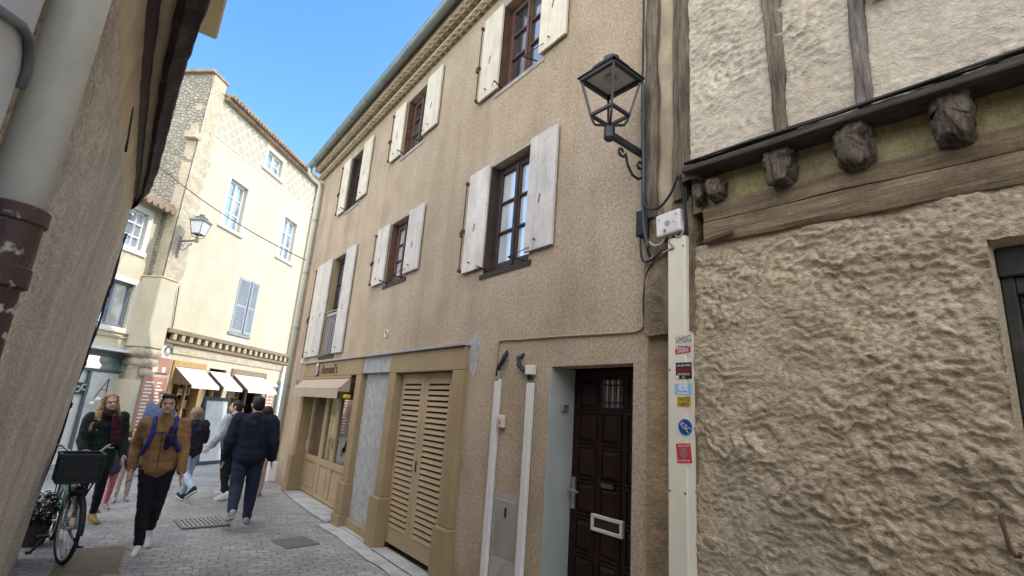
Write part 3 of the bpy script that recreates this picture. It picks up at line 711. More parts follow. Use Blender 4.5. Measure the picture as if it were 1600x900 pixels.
o, X, y, z = sticker('sticker', 'small red sticker strip with white block letters on the cream trunking', 2.08, 2.238, .115, .036, m_st['red'], -.09)
text_mesh('SABRE', 'lettering', m_st['white'], .040, (X - .001, y, z), RT, UP, o, .0004, squash=.8, tilt=.09)
o, X, y, z = sticker('sticker', 'square black sticker with white and dark red lines of text on the cream trunking', 2.075, 2.105, .118, .105, m_st['black'])
MB().box(X - .0006, X - .0001, y - .056, y + .056, z - .012, z + .018).build('red_band', flat('sticker_dark_red', (.11, .012, .012), .5), o)
text_mesh('LES JEUNES', 'lettering', m_st['white'], .021, (X - .001, y, z + .033), RT, UP, o, .0004)
text_mesh('DE LA RUE', 'lettering', flat('sticker_brick', (.25, .05, .05), .5), .018, (X - .0015, y, z + .004), RT, UP, o, .0004)
text_mesh('ON RESTE\nICI', 'lettering', m_st['white'], .020, (X - .001, y, z - .033), RT, UP, o, .0004)
MB().box(X - .001, X - .0003, y + .035, y + .057, z - .05, z - .03).build('torn_corner', m_cream_metal, o)
o, X, y, z = sticker('sticker', 'pale sky-blue rectangular sticker with worn white middle on the cream trunking', 2.08, 1.985, .125, .068, m_st['sky'])
MB().box(X - .0006, X - .0001, y - .034, y + .034, z - .03, z + .03).build('worn_centre', m_st['paleblue'], o)
text_mesh('ici\nla mer', 'lettering', flat('sticker_mid_blue', (.12, .22, .40), .5), .024, (X - .0012, y, z), RT, UP, o, .0004)
o, X, y, z = sticker('sticker', 'yellow sticker with two lines of black block capitals on the cream trunking', 2.075, 1.905, .100, .062, m_st['yellow'], -.03)
text_mesh('TATO', 'lettering', m_st['ink'], .035, (X - .001, y, z + .015), RT, UP, o, .0004, squash=.95)
text_mesh('NERS', 'lettering', m_st['ink'], .035, (X - .001, y, z - .016), RT, UP, o, .0004, squash=.95)
o, X, y, z = sticker('sticker', 'round blue sticker with slanting white capitals on the cream trunking', 2.067, 1.745, .104, .104, m_st['navy'], 0, True)
MB().ring((X - .0005, y, z), (1, 0, 0), .049, .0018, 36, 4).build('rim', m_st['sky'], o)
text_mesh('KSC', 'lettering', m_st['white'], .046, (X - .001, y, z), RT, UP, o, .0005, squash=.95, tilt=-.62)
o, X, y, z = sticker('sticker', 'square red sticker with a dark grey emblem and white text, lowest on the cream trunking', 2.078, 1.585, .105, .115, m_st['rose'], -.10)
text_mesh('RESISTONS', 'lettering', m_st['white'], .0165, (X - .001, y, z + .043), RT, UP, o, .0004, tilt=.1)
text_mesh('PAS DE PUB', 'lettering', m_st['white'], .0155, (X - .001, y, z - .044), RT, UP, o, .0004, tilt=.1)
mb = MB()
for k in range(9):
    a = k * 2.4; mb.ring((X - .0008, y + .020 * math.cos(a) * (k / 9 + .3), z + .004 + .016 * math.sin(a)), (1, 0, 0), .011, .0016, 12, 4)
mb.box(X - .0012, X - .0004, y - .006, y + .006, z - .034, z - .01); mb.build('emblem', flat('sticker_grey', (.22, .20, .21), .5), o)
# junction boxes
def rotated_box(c, sx, sy_, sz_, roll):
    q = Matrix.Rotation(roll, 3, 'X'); c = Vector(c)
    return MB().hexa([tuple(c + q @ Vector((a * sx / 2, b * sy_ / 2, d * sz_ / 2))) for a, b, d in ((-1, -1, -1), (1, -1, -1), (1, 1, -1), (-1, 1, -1), (-1, -1, 1), (1, -1, 1), (1, 1, 1), (-1, 1, 1))])
jb = single(rotated_box((D - .10, 2.10, 3.11), .07, .20, .165, -.05), 'junction_box', m_white_pvc, 'off-white square junction box above the cream trunking with loose wires hanging below', 'junction box', (D - .10, 2.10, 3.11), bevel=.012, seg=2)
mb = MB().tube([(-.036, .02, -.05), (-.045, .02, -.05)], .011, 8)
for dy, dz in ((-.07, .05), (.07, .04), (-.05, .0)): mb.tube([(-.035, dy, dz), (-.039, dy, dz)], .006, 8)
mb.tube([(-.035, .0, 0), (-.0375, .0, 0)], .022, 16)
o = mb.build('box_screw', m_chrome, jb)
bb = single(rotated_box((D - .045, 2.375, 3.20), .085, .10, .20, 0), 'junction_box', m_black_plastic, 'small black plastic junction box under the wall lantern bracket', 'junction box', (D - .045, 2.375, 3.20), bevel=.006)
MB().box(-.03, .03, -.057, -.050, -.13, .09).build('box_back', m_black_plastic, bb)
W = lambda *p, r=.006: (p, r)
def wire(name, m, label, pts, r, n=6, cat='cable'):
    P_ = [Vector(p) for p in pts]; sm = []
    for i in range(len(P_) - 1):
        p0, p1, p2, p3 = P_[max(i - 1, 0)], P_[i], P_[i + 1], P_[min(i + 2, len(P_) - 1)]
        for k in range(6):
            t = k / 6; sm.append(.5 * ((2 * p1) + (p2 - p0) * t + (2 * p0 - 5 * p1 + 4 * p2 - p3) * t * t + (3 * p1 - p0 - 3 * p2 + p3) * t ** 3))
    sm.append(P_[-1])
    return single(MB().tube(sm, r, n), name, m, label, cat, tuple(P_[0]), smooth=True)
x = D - .11
wire('electric_cable', m_black_plastic, 'black cable clipped down the edge of the old corner post past the lantern', [(D - .10, 2.365, 7.0), (D - .10, 2.37, 6.0), (D - .10, 2.36, 5.0), (D - .10, 2.365, 4.2), (D - .11, 2.34, 3.6), (D - .11, 2.31, 3.3), (D - .09, 2.31, 3.0), (D - .06, 2.31, 2.93)], .010)
wire('electric_cable', flat('blue_grey_cable', (.05, .065, .085), .5), 'blue-grey cable hanging beside the lantern back plate', [(D - .11, 2.345, 4.35), (D - .125, 2.335, 4.0), (D - .12, 2.325, 3.6), (D - .11, 2.33, 3.2), (D - .09, 2.30, 2.98)], .013)
wire('electric_cable', m_black_plastic, 'black cable looping from the post across to the white junction box', [(D - .12, 2.33, 3.42), (D - .14, 2.28, 3.28), (D - .15, 2.17, 3.235), (D - .16, 2.06, 3.30), (D - .17, 1.985, 3.42)], .009)
wire('electric_cable', m_black_plastic, 'black cable dropping from the jetty into the top of the cream trunking', [(D - .17, 1.975, 3.42), (D - .13, 1.97, 3.25), (D - .10, 1.975, 3.1), (D - .07, 2.0, 3.0)], .011)
wire('electric_cable', m_black_plastic, 'black cable sagging from the small black box to the trunking top', [(D - .06, 2.40, 3.10), (D - .07, 2.385, 2.98), (D - .07, 2.36, 2.90), (D - .09, 2.28, 2.885), (D - .09, 2.18, 2.93), (D - .06, 2.11, 2.96)], .009)
wire('electric_cable', flat('grey_beige_cable', (.36, .31, .25), .6), 'pale cable looping below the white junction box', [(D - .10, 2.15, 3.03), (D - .10, 2.18, 2.985), (D - .10, 2.24, 2.985), (D - .10, 2.28, 3.02)], .009)
wire('electric_cable', bpy.data.materials['grey_beige_cable'], 'pale kinked cable end hanging from the white junction box', [(D - .10, 2.09, 3.03), (D - .10, 2.11, 2.985), (D - .11, 2.07, 2.935), (D - .10, 2.12, 2.925), (D - .08, 2.22, 2.915), (D - .07, 2.30, 2.90)], .007)
wire('electric_cable', bpy.data.materials['grey_beige_cable'], 'pale cable bending from the side of the white junction box', [(D - .10, 2.07, 3.03), (D - .10, 2.04, 3.0), (D - .10, 2.005, 3.02), (D - .09, 2.0, 3.1)], .008)
wire('electric_cable', flat('tan_cable', (.34, .26, .19), .7), 'thin tan cable running over the entrance door and down to the wall conduits', [(D - .012, 2.40, 2.90), (D - .012, 2.40, 2.6), (D - .012, 2.40, 2.46), (D - .012, 2.44, 2.405), (D - .012, 2.6, 2.40), (D - .012, 3.3, 2.425), (D - .012, 3.9, 2.44), (D - .012, 4.16, 2.45), (D - .012, 4.23, 2.41), (D - .012, 4.235, 2.2), (D - .012, 4.23, 1.9)], .009)
wire('electric_cable', m_black_plastic, 'thin black cable curving down behind the trunking from the boxes', [(D - .08, 2.25, 2.88), (D - .06, 2.34, 2.80), (D - .05, 2.375, 2.6), (D - .03, 2.375, 2.42)], .006)
# two white conduits, meter cover, bell box
for y, z1, lab, curl in ((4.165, 2.10, 'white plastic conduit with a black cable curl, left of the pair beside the entrance door', [(4.165, 2.10), (4.16, 2.18), (4.10, 2.24), (4.07, 2.29), (4.09, 2.345)]),
                         (3.655, 2.06, 'white plastic conduit with a hooked black cable and small white box, nearest the entrance door', [(3.655, 2.06), (3.67, 2.12), (3.75, 2.14), (3.83, 2.19), (3.85, 2.26), (3.81, 2.30)])):
    t = thing('cable_conduit', lab, 'conduit', (D, y, 0), group='white conduits by the door')
    MB().box(D - .04, D - .002, y - .042, y + .042, 0, z1 - .03).build('conduit_body', m_white_pvc, t, bevel=.006)
    P_ = [(D - .035, a, b) for a, b in curl]; P_[-1] = (D + .02, *P_[-1][1:]); MB().tube(P_, .022, 8).build('cable', m_black_plastic, t, smooth=True)
    if y < 4: MB().box(D - .065, D - .002, y - .045, y + .045, 2.10, 2.185).build('end_box', m_white_pvc, t, bevel=.006)
    else: MB().box(D - .05, D - .002, y - .03, y + .03, 2.06, 2.15).build('end_box', m_steel_panel, t, bevel=.005)
t = thing('meter_cover', 'dull grey metal meter cover set in a cement patch between the white conduits', 'meter cover', (D, 3.9, .5))
MB().box(D - .012, D + .01, 3.745, 4.075, .53, 1.0).build('cover_plate', m_steel_panel, t, bevel=.005)
MB().box(D - .018, D - .0125, 3.90, 3.925, .86, .94).build('lock', m_iron, t)
MB().box(D - .008, D + .02, 3.70, 4.12, .02, 1.06).jitter(.012, 9).build('cement_surround', m_concrete, t)
MB().box(D - .005, D - .002, 3.70, 3.72, .2, .3).build('nail', m_rust, t)
t = thing('bell_box', 'small beige plastic box beside the left white conduit', 'bell box', (D, 4.05, 1.67))
MB().box(D - .045, D - .002, 4.015, 4.10, 1.615, 1.73).build('box_body', mat('beige_plastic', (.55, .46, .34), (.5, .42, .31), 5, .5), t, bevel=.008)
MB().box(D - .050, D - .0455, 4.04, 4.075, 1.65, 1.69).build('push_button', m_steel_panel, t, bevel=.003)

# ------------------------------------------------------------------ wall lantern
m_lamp_metal = mat('dark_grey_lamp_paint', (.045, .043, .048), (.03, .029, .032), 8, .45, spec=.4, metal=.3)
m_lamp_inner = flat('white_lamp_enamel', (.62, .60, .55), .4)
def lantern(name, label, group, loc, rz, sc_=1.0, glass=False, m=None, tall=1.0):
    """local frame: wall plane x=0, lantern hangs out along -x; z=0 at the arm"""
    m = m or m_lamp_metal; o_ = .42; t = thing(name, label, 'wall lantern', loc, rz, group, world=False); t.scale = (sc_,) * 3
    rot = Matrix.Rotation(R(3), 3, 'Z')
    def sq(h, z): return [tuple(rot @ Vector((a * h, b * h, 0)) + Vector((-o_, 0, z))) for a, b in ((-1, -1), (1, -1), (1, 1), (-1, 1))]
    zt, zb = .43, .13; hT, hB = .158, .10
    mb = MB(); A, B = sq(hT, zt), sq(hB, zb)
    for i in range(4):
        j = (i + 1) % 4
        mb.bar(A[i], B[i], .018, .018); mb.bar(A[i], A[j], .03, .03); mb.bar(B[i], B[j], .022, .022)
    for i in range(4):   # curved claws to the socket
        p = Vector(B[i]); q = Vector((-o_, 0, .03)); mid = (p * .75 + q * .25) - Vector((0, 0, .055))
        mb.tube([p, p * .9 + q * .1 - Vector((0, 0, .035)), mid, p * .4 + q * .6 - Vector((0, 0, .02)), q], .010, 6)
    mb.build('lantern_frame', m, t)
    mb = MB(); T0, T1, T2, T3 = sq(hT + .025, zt + .015), sq(hT + .005, zt + .04), sq(.085, zt + .10), sq(.105, zt + .108)
    for P0_, P1_ in ((T0, T1), (T1, T2)):
        for i in range(4): mb.quad(P0_[i], P0_[(i + 1) % 4], P1_[(i + 1) % 4], P1_[i])
    T4 = sq(.095, zt + .13); T5 = sq(.03, zt + .15)
    for P0_, P1_ in ((T2, T3), (T3, T4), (T4, T5)):
        for i in range(4): mb.quad(P0_[i], P0_[(i + 1) % 4], P1_[(i + 1) % 4], P1_[i])
    mb.f.append(tuple(len(mb.v) - 4 + k for k in (0, 1, 2, 3)))
    rf = mb.build('lantern_roof', m, t)
    mb = MB().tube([(-o_, 0, zt + .12), (-o_, 0, zt + .155), (-o_, 0, zt + .165), (-o_, 0, zt + .19), (-o_, 0, zt + .195)], [.05, .05, .062, .062, .03], 14); mb.build('finial', m, rf)
    mb = MB(); q = sq(hT - .012, zt + .012); q2 = sq(.06, zt + .03)
    for i in range(4): mb.quad(q[i], q[(i + 1) % 4], q2[(i + 1) % 4], q2[i])
    mb.quad(*q2); mb.build('reflector', m_lamp_inner, t)
    MB().box(-o_ - .045, -o_ + .045, -.03, .03, zt + .005, zt + .02).build('lamp_plate', flat('lamp_plate_grey', (.42, .41, .40), .5), t, bevel=.004)
    if glass:
        mb = MB()
        for i in range(4): mb.quad(A[i], A[(i + 1) % 4], B[(i + 1) % 4], B[i])
        mb.build('lamp_glass', flat('frosted_glass', (.75, .76, .78), .3), t)
    mb = MB().tube([(-o_, 0, -.075), (-o_, 0, -.06), (-o_, 0, .02), (-o_, 0, .035)], [.030, .042, .042, .03], 12)
    mb.bar((-o_ + .02, 0, -.025), (-.01, 0, -.055), .035, .045)
    # scrolls
    P_ = [(-.30 + .0, 0, -.05)]
    def spiral(cx, cz, r0, r1, a0, a1, n=22): return [(cx + (r0 + (r1 - r0) * i / n) * math.cos(a0 + (a1 - a0) * i / n), 0, cz + (r0 + (r1 - r0) * i / n) * math.sin(a0 + (a1 - a0) * i / n)) for i in range(n + 1)]
    s1 = spiral(-.285, -.115, .012, .045, 0, 2 * math.pi)
    s2 = [(-.24, 0, -.115), (-.215, 0, -.20), (-.16, 0, -.265), (-.09, 0, -.275), (-.045, 0, -.24)]
    s3 = spiral(-.075, -.165, .052, .014, -.9, 2 * math.pi - .9)
    for s_ in (s1, s2, s3): mb.tube(s_, .011, 6)
    mb.box(-.03, .0, -.022, .022, -.46, .06)
    ar = mb.build('bracket', m, t)
    mb = MB()
    for z in (.03, -.28, -.40): mb.tube([(-.03, 0, z), (-.038, 0, z)], .011, 8)
    mb.build('bolt', m_chrome, ar)
    return t
lantern('street_lantern', 'dark four-sided street lantern without glass on a scrolled bracket beside the old corner post', 'street lanterns on the house fronts', (D - .005, 2.395, 3.83), R(0))
# ------------------------------------------------------------------ low house on the left, very near the camera
m_leftwall = mat('grey_tan_left_render', (.80, .71, .58), (.60, .53, .43), 5, .95, grain=.22, streak=((.30, .25, .19), 2.2, .4), bumps=[(24, 1, .03, (1, 1, 1.6)), (60, 1, .010), (160, .6, .003)],
                 dirt=(((.42, .39, .32), 1.1, .55), ((.78, .66, .50), 2.0, .4)))
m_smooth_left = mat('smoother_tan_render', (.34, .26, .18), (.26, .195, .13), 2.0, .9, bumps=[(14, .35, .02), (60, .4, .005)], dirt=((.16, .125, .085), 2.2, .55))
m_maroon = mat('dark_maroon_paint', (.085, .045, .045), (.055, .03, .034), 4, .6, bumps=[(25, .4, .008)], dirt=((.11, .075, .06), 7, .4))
m_castiron = mat('flaking_maroon_iron', (.085, .045, .045), (.055, .032, .033), 6, .55, bumps=[(20, .4, .01)], speck=((.46, .44, .38), 24, .95), dirt=(((.13, .08, .06), 7, .7),))
m_grey_pvc = mat('grey_white_pipe', (.74, .72, .65), (.67, .65, .58), 2, .38, spec=.4, dirt=((.33, .31, .27), 4, .5))
LEFT = thing('low_house', 'low grey-tan rendered house close on the left with maroon eave boards', 'house', (-.5, 2, 0))
def XL(z): return -.52 + .055 * z
YE = 7.4
def leftwall():
    mb = MB(); ys = arange(-.5, 1.0, 30) + arange(1.01, 3.6, 290) + arange(3.63, YE, 120); zs = arange(0, 3.30, 300)
    def fn(y, z):
        near = max(0, min(1, (3.3 - y) / 1.2))
        n_ = noise.fractal(Vector((1, y * 5, z * 5)), 1, 2, 4) * (.004 + .008 * near) + (noise.noise(Vector((2, y * 34, z * 34))) + .5 * noise.noise(Vector((2, y * 75, z * 75)))) * .009 * near + noise.noise(Vector((0, y * .7, z * .5))) * .015
        return (XL(z) + n_ - (.035 * max(0, (y - 7.15) / .25) ** 2), y, z)
    mb.grid(fn, ys, zs)
    n0 = len(zs)
    return mb
leftwall().build('wall', m_leftwall, LEFT, smooth=True)
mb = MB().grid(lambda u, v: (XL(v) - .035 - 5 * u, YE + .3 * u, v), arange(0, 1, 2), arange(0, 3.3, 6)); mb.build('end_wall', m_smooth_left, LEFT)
MB().box(-6, -.62, -5, YE - .15, 0, 3.28).quad((-.5, -5, 0), (-.5, -.5, 0), (-.35, -.5, 3.3), (-.35, -5, 3.3)).build('house_core', m_leftwall, LEFT)
# eave built from long swept strips; the outer edge bows back towards the far end
EDGE = [(-2, .06), (1, .02), (2.0, -.015), (2.85, -.047), (3.57, -.096), (4.6, -.128), (5.7, -.160), (6.4, -.205), (6.8, -.27), (7.02, -.36)]
def edge(y):
    for (a, xa), (b, xb) in zip(EDGE, EDGE[1:]):
        if a <= y <= b: return xa + (xb - xa) * (y - a) / (b - a)
    return EDGE[-1][1]
ys = arange(-2, 7.02, 80)
def strip(prof, name, m, smooth=False, jit=0.0):
    """prof: list of (t, z) with t = 0 at the wall and 1 at the outer edge"""
    mb = MB()
    def fn(y, k):
        t, z = prof[k]; xi = -.352; x = xi + (edge(y) - xi) * t
        return (x + jit * noise.noise(Vector((k * .8, y * 6, 2))), y, z + jit * noise.noise(Vector((k * .8 + 4, y * 5, 1))) + .012 * math.sin(y * 1.3))
    mb.grid(fn, ys, range(len(prof)))
    e_ = len(mb.v) - len(prof); mb.f.append(tuple(e_ + k for k in range(len(prof))))
    return mb.build(name, m, LEFT, smooth=smooth)
strip([(-.12, 3.18), (.02, 3.32), (.05, 3.48), (.10, 3.60), (.17, 3.665), (.17, 3.8)], 'plaster_cove', mat('pale_cove_plaster', (.66, .56, .40), (.54, .45, .32), 3, .9, bumps=[(20, .4, .01), (70, .3, .004)], dirt=((.22, .17, .11), 3, .5)), True, .006)
strip([(.17, 3.66), (.33, 3.69), (.345, 3.72), (.345, 3.8)], 'painted_band', m_maroon, False, .006)
strip([(.345, 3.725), (.56, 3.735), (.56, 3.8)], 'plaster_band', bpy.data.materials['pale_cove_plaster'], False, .008)
strip([(.56, 3.70), (.70, 3.67), (.86, 3.70), (.98, 3.715), (1.0, 3.74), (1.0, 3.86), (.93, 3.88), (.5, 3.87)], 'eave_board', mat('purple_black_eave', (.045, .026, .034), (.024, .015, .02), 5, .7, bumps=[(16, .7, .02)], dirt=((.12, .09, .08), 6, .5)), False, .012)
mb = MB()
for i in range(46):
    y = -1.8 + i * .19
    if y > 6.85: break
    x = edge(y); mb.tube([(x - .01, y, 3.90), (x - 1.6, y, 4.25)], .075, 8)
mb.hexa([(-.0, -2, 3.87), (-6, -2, 5.0), (-6, 6.9, 5.0), (-.3, 6.9, 3.87), (-.0, -2, 3.9), (-6, -2, 5.1), (-6, 6.9, 5.1), (-.3, 6.9, 3.9)])
mb.build('roof', m_tile, LEFT, smooth=True)
# set-back upper storey with a projecting cream cornice
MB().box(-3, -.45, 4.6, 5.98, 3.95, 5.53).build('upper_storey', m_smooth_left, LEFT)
mb = MB().box(-3, .047, 4.55, 6.02, 5.52, 5.70).box(-3, .02, 4.58, 5.99, 5.701, 6.6)
mb.build('upper_cornice', mat('sunlit_cream_plaster', (.62, .52, .34), (.54, .44, .28), 3, .9), LEFT, bevel=.02)
# downpipe: grey plastic above, flaking cast iron below
px_, py_ = -.300, 1.66
dpipe = MB().tube([(px_, py_, 2.10), (px_, py_, 3.66)], .057, 28).build('downpipe', m_grey_pvc, LEFT, smooth=True)
MB().tube([(px_, py_, 0), (px_, py_, 1.95), (px_, py_, 1.955), (px_, py_, 2.0), (px_, py_, 2.005), (px_, py_, 2.105), (px_, py_, 2.11), (px_, py_, 2.145), (px_, py_, 2.15)], [.055, .055, .066, .066, .062, .062, .069, .069, .058], 28).build('iron_socket', m_castiron, dpipe, smooth=False)
MB().box(-.40, -.335, .80, 1.535, 1.2, 3.05).build('service_panel', mat('pale_grey_enamel', (.62, .65, .68), (.56, .59, .62), 2, .35, spec=.4), LEFT, bevel=.02, seg=3)
cv = MB(); P_ = [(-.326, 1.0, 2.30), (-.325, 1.15, 2.37), (-.325, 1.28, 2.425), (-.325, 1.38, 2.468), (-.325, 1.45, 2.48), (-.325, 1.495, 2.462), (-.325, 1.518, 2.43), (-.330, 1.524, 2.39)]
cv.tube(P_, .010, 10).build('panel_rim', flat('grey_rubber_rim', (.15, .16, .17), .5), LEFT, smooth=True)
# dark strip painting the shaded gap on the cove, cable down the far corner
MB().bar((-.335, 4.05, 3.56), (-.338, 4.45, 3.40), .014, .03).build('cove_shade_strip', m_maroon, LEFT)
mb = MB(); zz = arange(.5, 3.5, 30)
mb.tube([(XL(z) - .02 + .012 * math.sin(z * 7), YE + .03, z) for z in zz], .016, 7).tube([(XL(z) - .012 + .012 * math.sin(z * 5 + 2), YE + .05, z) for z in zz if z < 2.9], .012, 7)
mb.build('corner_cable', m_black_plastic, LEFT, smooth=True)
mb = MB()
for z in (1.5, 1.95, 2.3, 2.75): mb.box(XL(z) - .045, XL(z) + .012, YE - .01, YE + .07, z - .03, z + .03)
mb.build('cable_clip', m_black_plastic, LEFT, bevel=.006)

# ------------------------------------------------------------------ far sunlit house: local frame s along the facade, +y into the house
AZ = .7375; RZ = math.pi / 2 - AZ                              # rotate +x onto the facade direction
FP = Vector((.567, 16.01, 0))
m_cream = mat('sunlit_cream_limewash', (.60, .545, .40), (.51, .455, .325), 1.4, .92, bumps=[(12, .3, .01), (60, .3, .003)], dirt=(((.55, .44, .31), .8, .6), ((.46, .42, .32), 2.2, .4)), streak=((.44, .40, .31), 1.6, .3), grain=.06)
m_palecream = mat('pale_lime_trim', (.80, .76, .66), (.74, .69, .58), 3, .9, bumps=[(40, .3, .004)])
m_quoin = mat('pale_stone_quoins', (.56, .48, .34), (.44, .375, .27), 5, .95, bumps=[(9, 1, .05), (30, .8, .012)], grain=.15)
def rubble():
    m = mat('grey_rubble_stone', (.40, .365, .285), (.28, .255, .20), 5, .95, bumps=[(60, .4, .006)])
    nt = m.node_tree; N = nt.nodes; L = nt.links; tc = [n for n in N if n.type == 'TEX_COORD'][0]
    v = N.new('ShaderNodeTexVoronoi'); v.feature = 'DISTANCE_TO_EDGE'; v.inputs['Scale'].default_value = 7.5
    mp = N.new('ShaderNodeMapping'); mp.inputs['Scale'].default_value = (1, 1, 1.5); L.new(tc.outputs['Object'], mp.inputs['Vector']); L.new(mp.outputs['Vector'], v.inputs['Vector'])
    b = N.new('ShaderNodeBump'); b.inputs['Distance'].default_value = .03; b.inputs['Strength'].default_value = 1
    r = N.new('ShaderNodeValToRGB'); r.color_ramp.elements[1].position = .12; L.new(v.outputs['Distance'], r.inputs['Fac']); L.new(r.outputs['Color'], b.inputs['Height'])
    p = N['Principled BSDF']; old = p.inputs['Normal'].links[0].from_socket; L.new(old, b.inputs['Normal']); L.new(b.outputs['Normal'], p.inputs['Normal'])
    mx = N.new('ShaderNodeMix'); mx.data_type = 'RGBA'; mx.blend_type = 'MULTIPLY'; mx.inputs['Factor'].default_value = .05
    L.new(p.inputs['Base Color'].links[0].from_socket, mx.inputs['A']); L.new(r.outputs['Color'], mx.inputs['B']); L.new(mx.outputs['Result'], p.inputs['Base Color'])
    return m
m_rubble = rubble()
FAR = thing('shop_house', 'tall sunlit cream house with scale-patterned top band above a shop with white awnings', 'house', FP, RZ, world=False)
class LB(MB):
    """far-house builder: plane y=0 is the facade, -y towards the street"""
    def sheet(s, y, x0, x1, z0, z1, holes, depth):
        t = MB(); wall_sheet(t, y, x0, x1, z0, z1, holes, depth)
        o = len(s.v); s.v += [(b, a, c) for a, b, c in t.v]; s.f += [tuple(i + o for i in f) for f in t.f]; return s
FW = {'a': (1.10, 1.96, 6.58, 8.08), 'b': (4.18, 5.05, 6.58, 8.08), 'c': (2.56, 3.48, 9.18, 9.84), 'd': (2.44, 3.44, 3.60, 5.34)}
SB = [(.45, 1.72, 0, 2.50), (1.92, 2.68, .0, 2.42), (2.92, 4.82, 0, 2.50)]
mb = LB().sheet(0, -.45, 8.5, 2.95, 10.20, list(FW.values()), .16)
mb.sheet(0, -.45, 8.5, 0, 2.95, SB, .25)
mb.quad((8.5, 0, 0), (8.5, 8, 0), (8.5, 8, 10.2), (8.5, 0, 10.2)).quad((-.45, 8, 0), (-.45, 8, 10.2), (8.5, 8, 10.2), (8.5, 8, 0))
mb.build('wall', m_cream, FAR)
LB().box(-.44, .10, -.02, .5, 10.2, 10.62).build('corner_pier', m_quoin, FAR, bevel=.02)
g = LB().grid(lambda u, v: (-.46 - .16 * (1 - v / 10.6) + .02 * noise.noise(Vector((u * 3, v * 3, 0))), u, v), arange(0, 8, 60), arange(0, 10.55, 80)); g.build('gable_wall', m_rubble, FAR, smooth=True)
LB().hexa([(-.56, -.06, 10.55), (.14, -.06, 10.55), (.14, 8, 10.45), (-.56, 8, 10.45), (-.56, -.06, 10.64), (.14, -.06, 10.64), (.14, 8, 10.56), (-.56, 8, 10.56)]).build('coping', m_tile, FAR, bevel=.015)
# quoins
random.seed(3); z = 2.8; k = 0; mb = LB()
while z < 2.0:
    h_ = random.uniform(.24, .36); w_ = (.52 if k % 2 else .30) + random.uniform(-.05, .06)
    lean = -.16 * (1 - z / 10.6)
    z += h_; k += 1
def qedge(z): return .10 + .16 * noise.noise(Vector((2, 5, z * 1.7))) + .10 * noise.noise(Vector((2, 8, z * 5)))
mb.grid(lambda u, z: (-.465 - .16 * (1 - z / 10.6) + (qedge(z) + .465 + .16 * (1 - z / 10.6)) * u, -.004 - .03 * max(0, min(1, (1 - u) * 5)) * (.6 + .8 * abs(noise.noise(Vector((1, u * 3, z * 3.2))))), z), arange(0, 1, 14), arange(4.5, 10.2, 160))
mb.build('quoin', m_quoin, FAR, smooth=True)
LB().hexa([(-.615, .012, 1.9), (-.40, .012, 1.9), (-.40, .3, 1.9), (-.615, .3, 1.9), (-.455, .012, 10.5), (-.40, .012, 10.5), (-.40, .3, 10.5), (-.455, .3, 10.5)]).build('corner_core', m_quoin, FAR)
LB().box(-.66, -.40, -.05, .3, 8.42, 8.62).build('string_course', m_quoin, FAR, bevel=.02)
# corbelled corner: upright shaft on two rolls
mb = LB().box(-.68, -.10, -.10, .45, 2.70, 4.46).box(-.70, -.08, -.12, .45, 4.461, 4.50)
mb.build('corner_shaft', m_cream, FAR, bevel=.02)
LB().box(-.66, -.449, -.004, .6, 0, 1.9).build('lower_corner', m_cream, FAR)
for z, w in ((2.58, .0), (2.34, .05), (2.10, .10)):
    mb = LB(); mb.tube([(-.66 + w, .02 + w * .5, z), (-.12 - w * .3, .02 + w * .5, z)], .135, 14); mb.tube([(-.58 + w, .02, z), (-.58 + w, .45, z)], .125, 14); mb.box(-.6 + w, -.2, .0, .4, z - .12, z + .12); mb.build('corbel_roll', m_quoin, FAR, smooth=True)
# tile eave
mb = LB()
for i in range(52):
    s = .20 + i * .16
    if s > 8.3: break
    mb.tube([(s, -.30, 10.22), (s, .6, 10.42)], .062, 8); 
mb.box(.12, 8.5, -.16, .3, 10.08, 10.2); mb.hexa([(.12, -.26, 10.17), (8.5, -.26, 10.17), (8.5, 4, 11.3), (.12, 4, 11.3), (.12, -.26, 10.21), (8.5, -.26, 10.21), (8.5, 4, 11.4), (.12, 4, 11.4)])
mb.build('roof', m_tile, FAR, smooth=False)
LB().box(.13, 2.42, -.0025, .02, 8.96, 10.075).box(3.62, 8.5, -.0025, .02, 8.96, 10.075).box(2.42, 3.62, -.0025, .02, 8.96, 9.05).build('band_ground', mat('olive_cream_band', (.455, .42, .305), (.395, .36, .255), 2, .9), FAR)
# painted scale pattern in the top band, slightly raised lines
mb = LB(); dx, dz, w = .36, .265, .019
for r in range(6):
    zc = 9.02 + r * .20
    for i in range(24):
        sc0 = .16 + i * dx + (dx / 2 if r % 2 else 0)
        if sc0 < .14 or sc0 > 8.2: continue
        pts = [(sc0 - dx / 2, zc + .10), (sc0 - dx * .36, zc - .005), (sc0 - dx * .14, zc - .075), (sc0 + dx * .14, zc - .075), (sc0 + dx * .36, zc - .005), (sc0 + dx / 2, zc + .10)]
        for a, b in zip(pts, pts[1:]):
            cx_ = (a[0] + b[0]) / 2
            if 2.42 < cx_ < 3.62 and (a[1] + b[1]) / 2 > 9.0: continue
            if max(a[1], b[1]) > 10.07 or min(a[1], b[1]) < 8.97: continue
            mb.bar((a[0], -.006, a[1]), (b[0], -.006, b[1]), .008, w * 1.3, (0, 0, 1))
mb.build('scale_pattern', m_palecream, FAR)
mb = LB().box(.05, 8.5, -.02, .02, 8.90, 8.955).box(.05, 8.5, -.012, .02, 8.78, 8.81); mb.build('band_course', m_palecream, FAR, bevel=.006)
m_blue_grey = mat('blue_grey_shutter_paint', (.36, .40, .43), (.31, .345, .37), 4, .7)
m_fpane = glass_mat('far_glass', (.12, .15, .20), .5, (.35, .40, .46), 2.5)
m_white_trim = flat('white_window_paint', (.74, .74, .74), .5, var=.95)
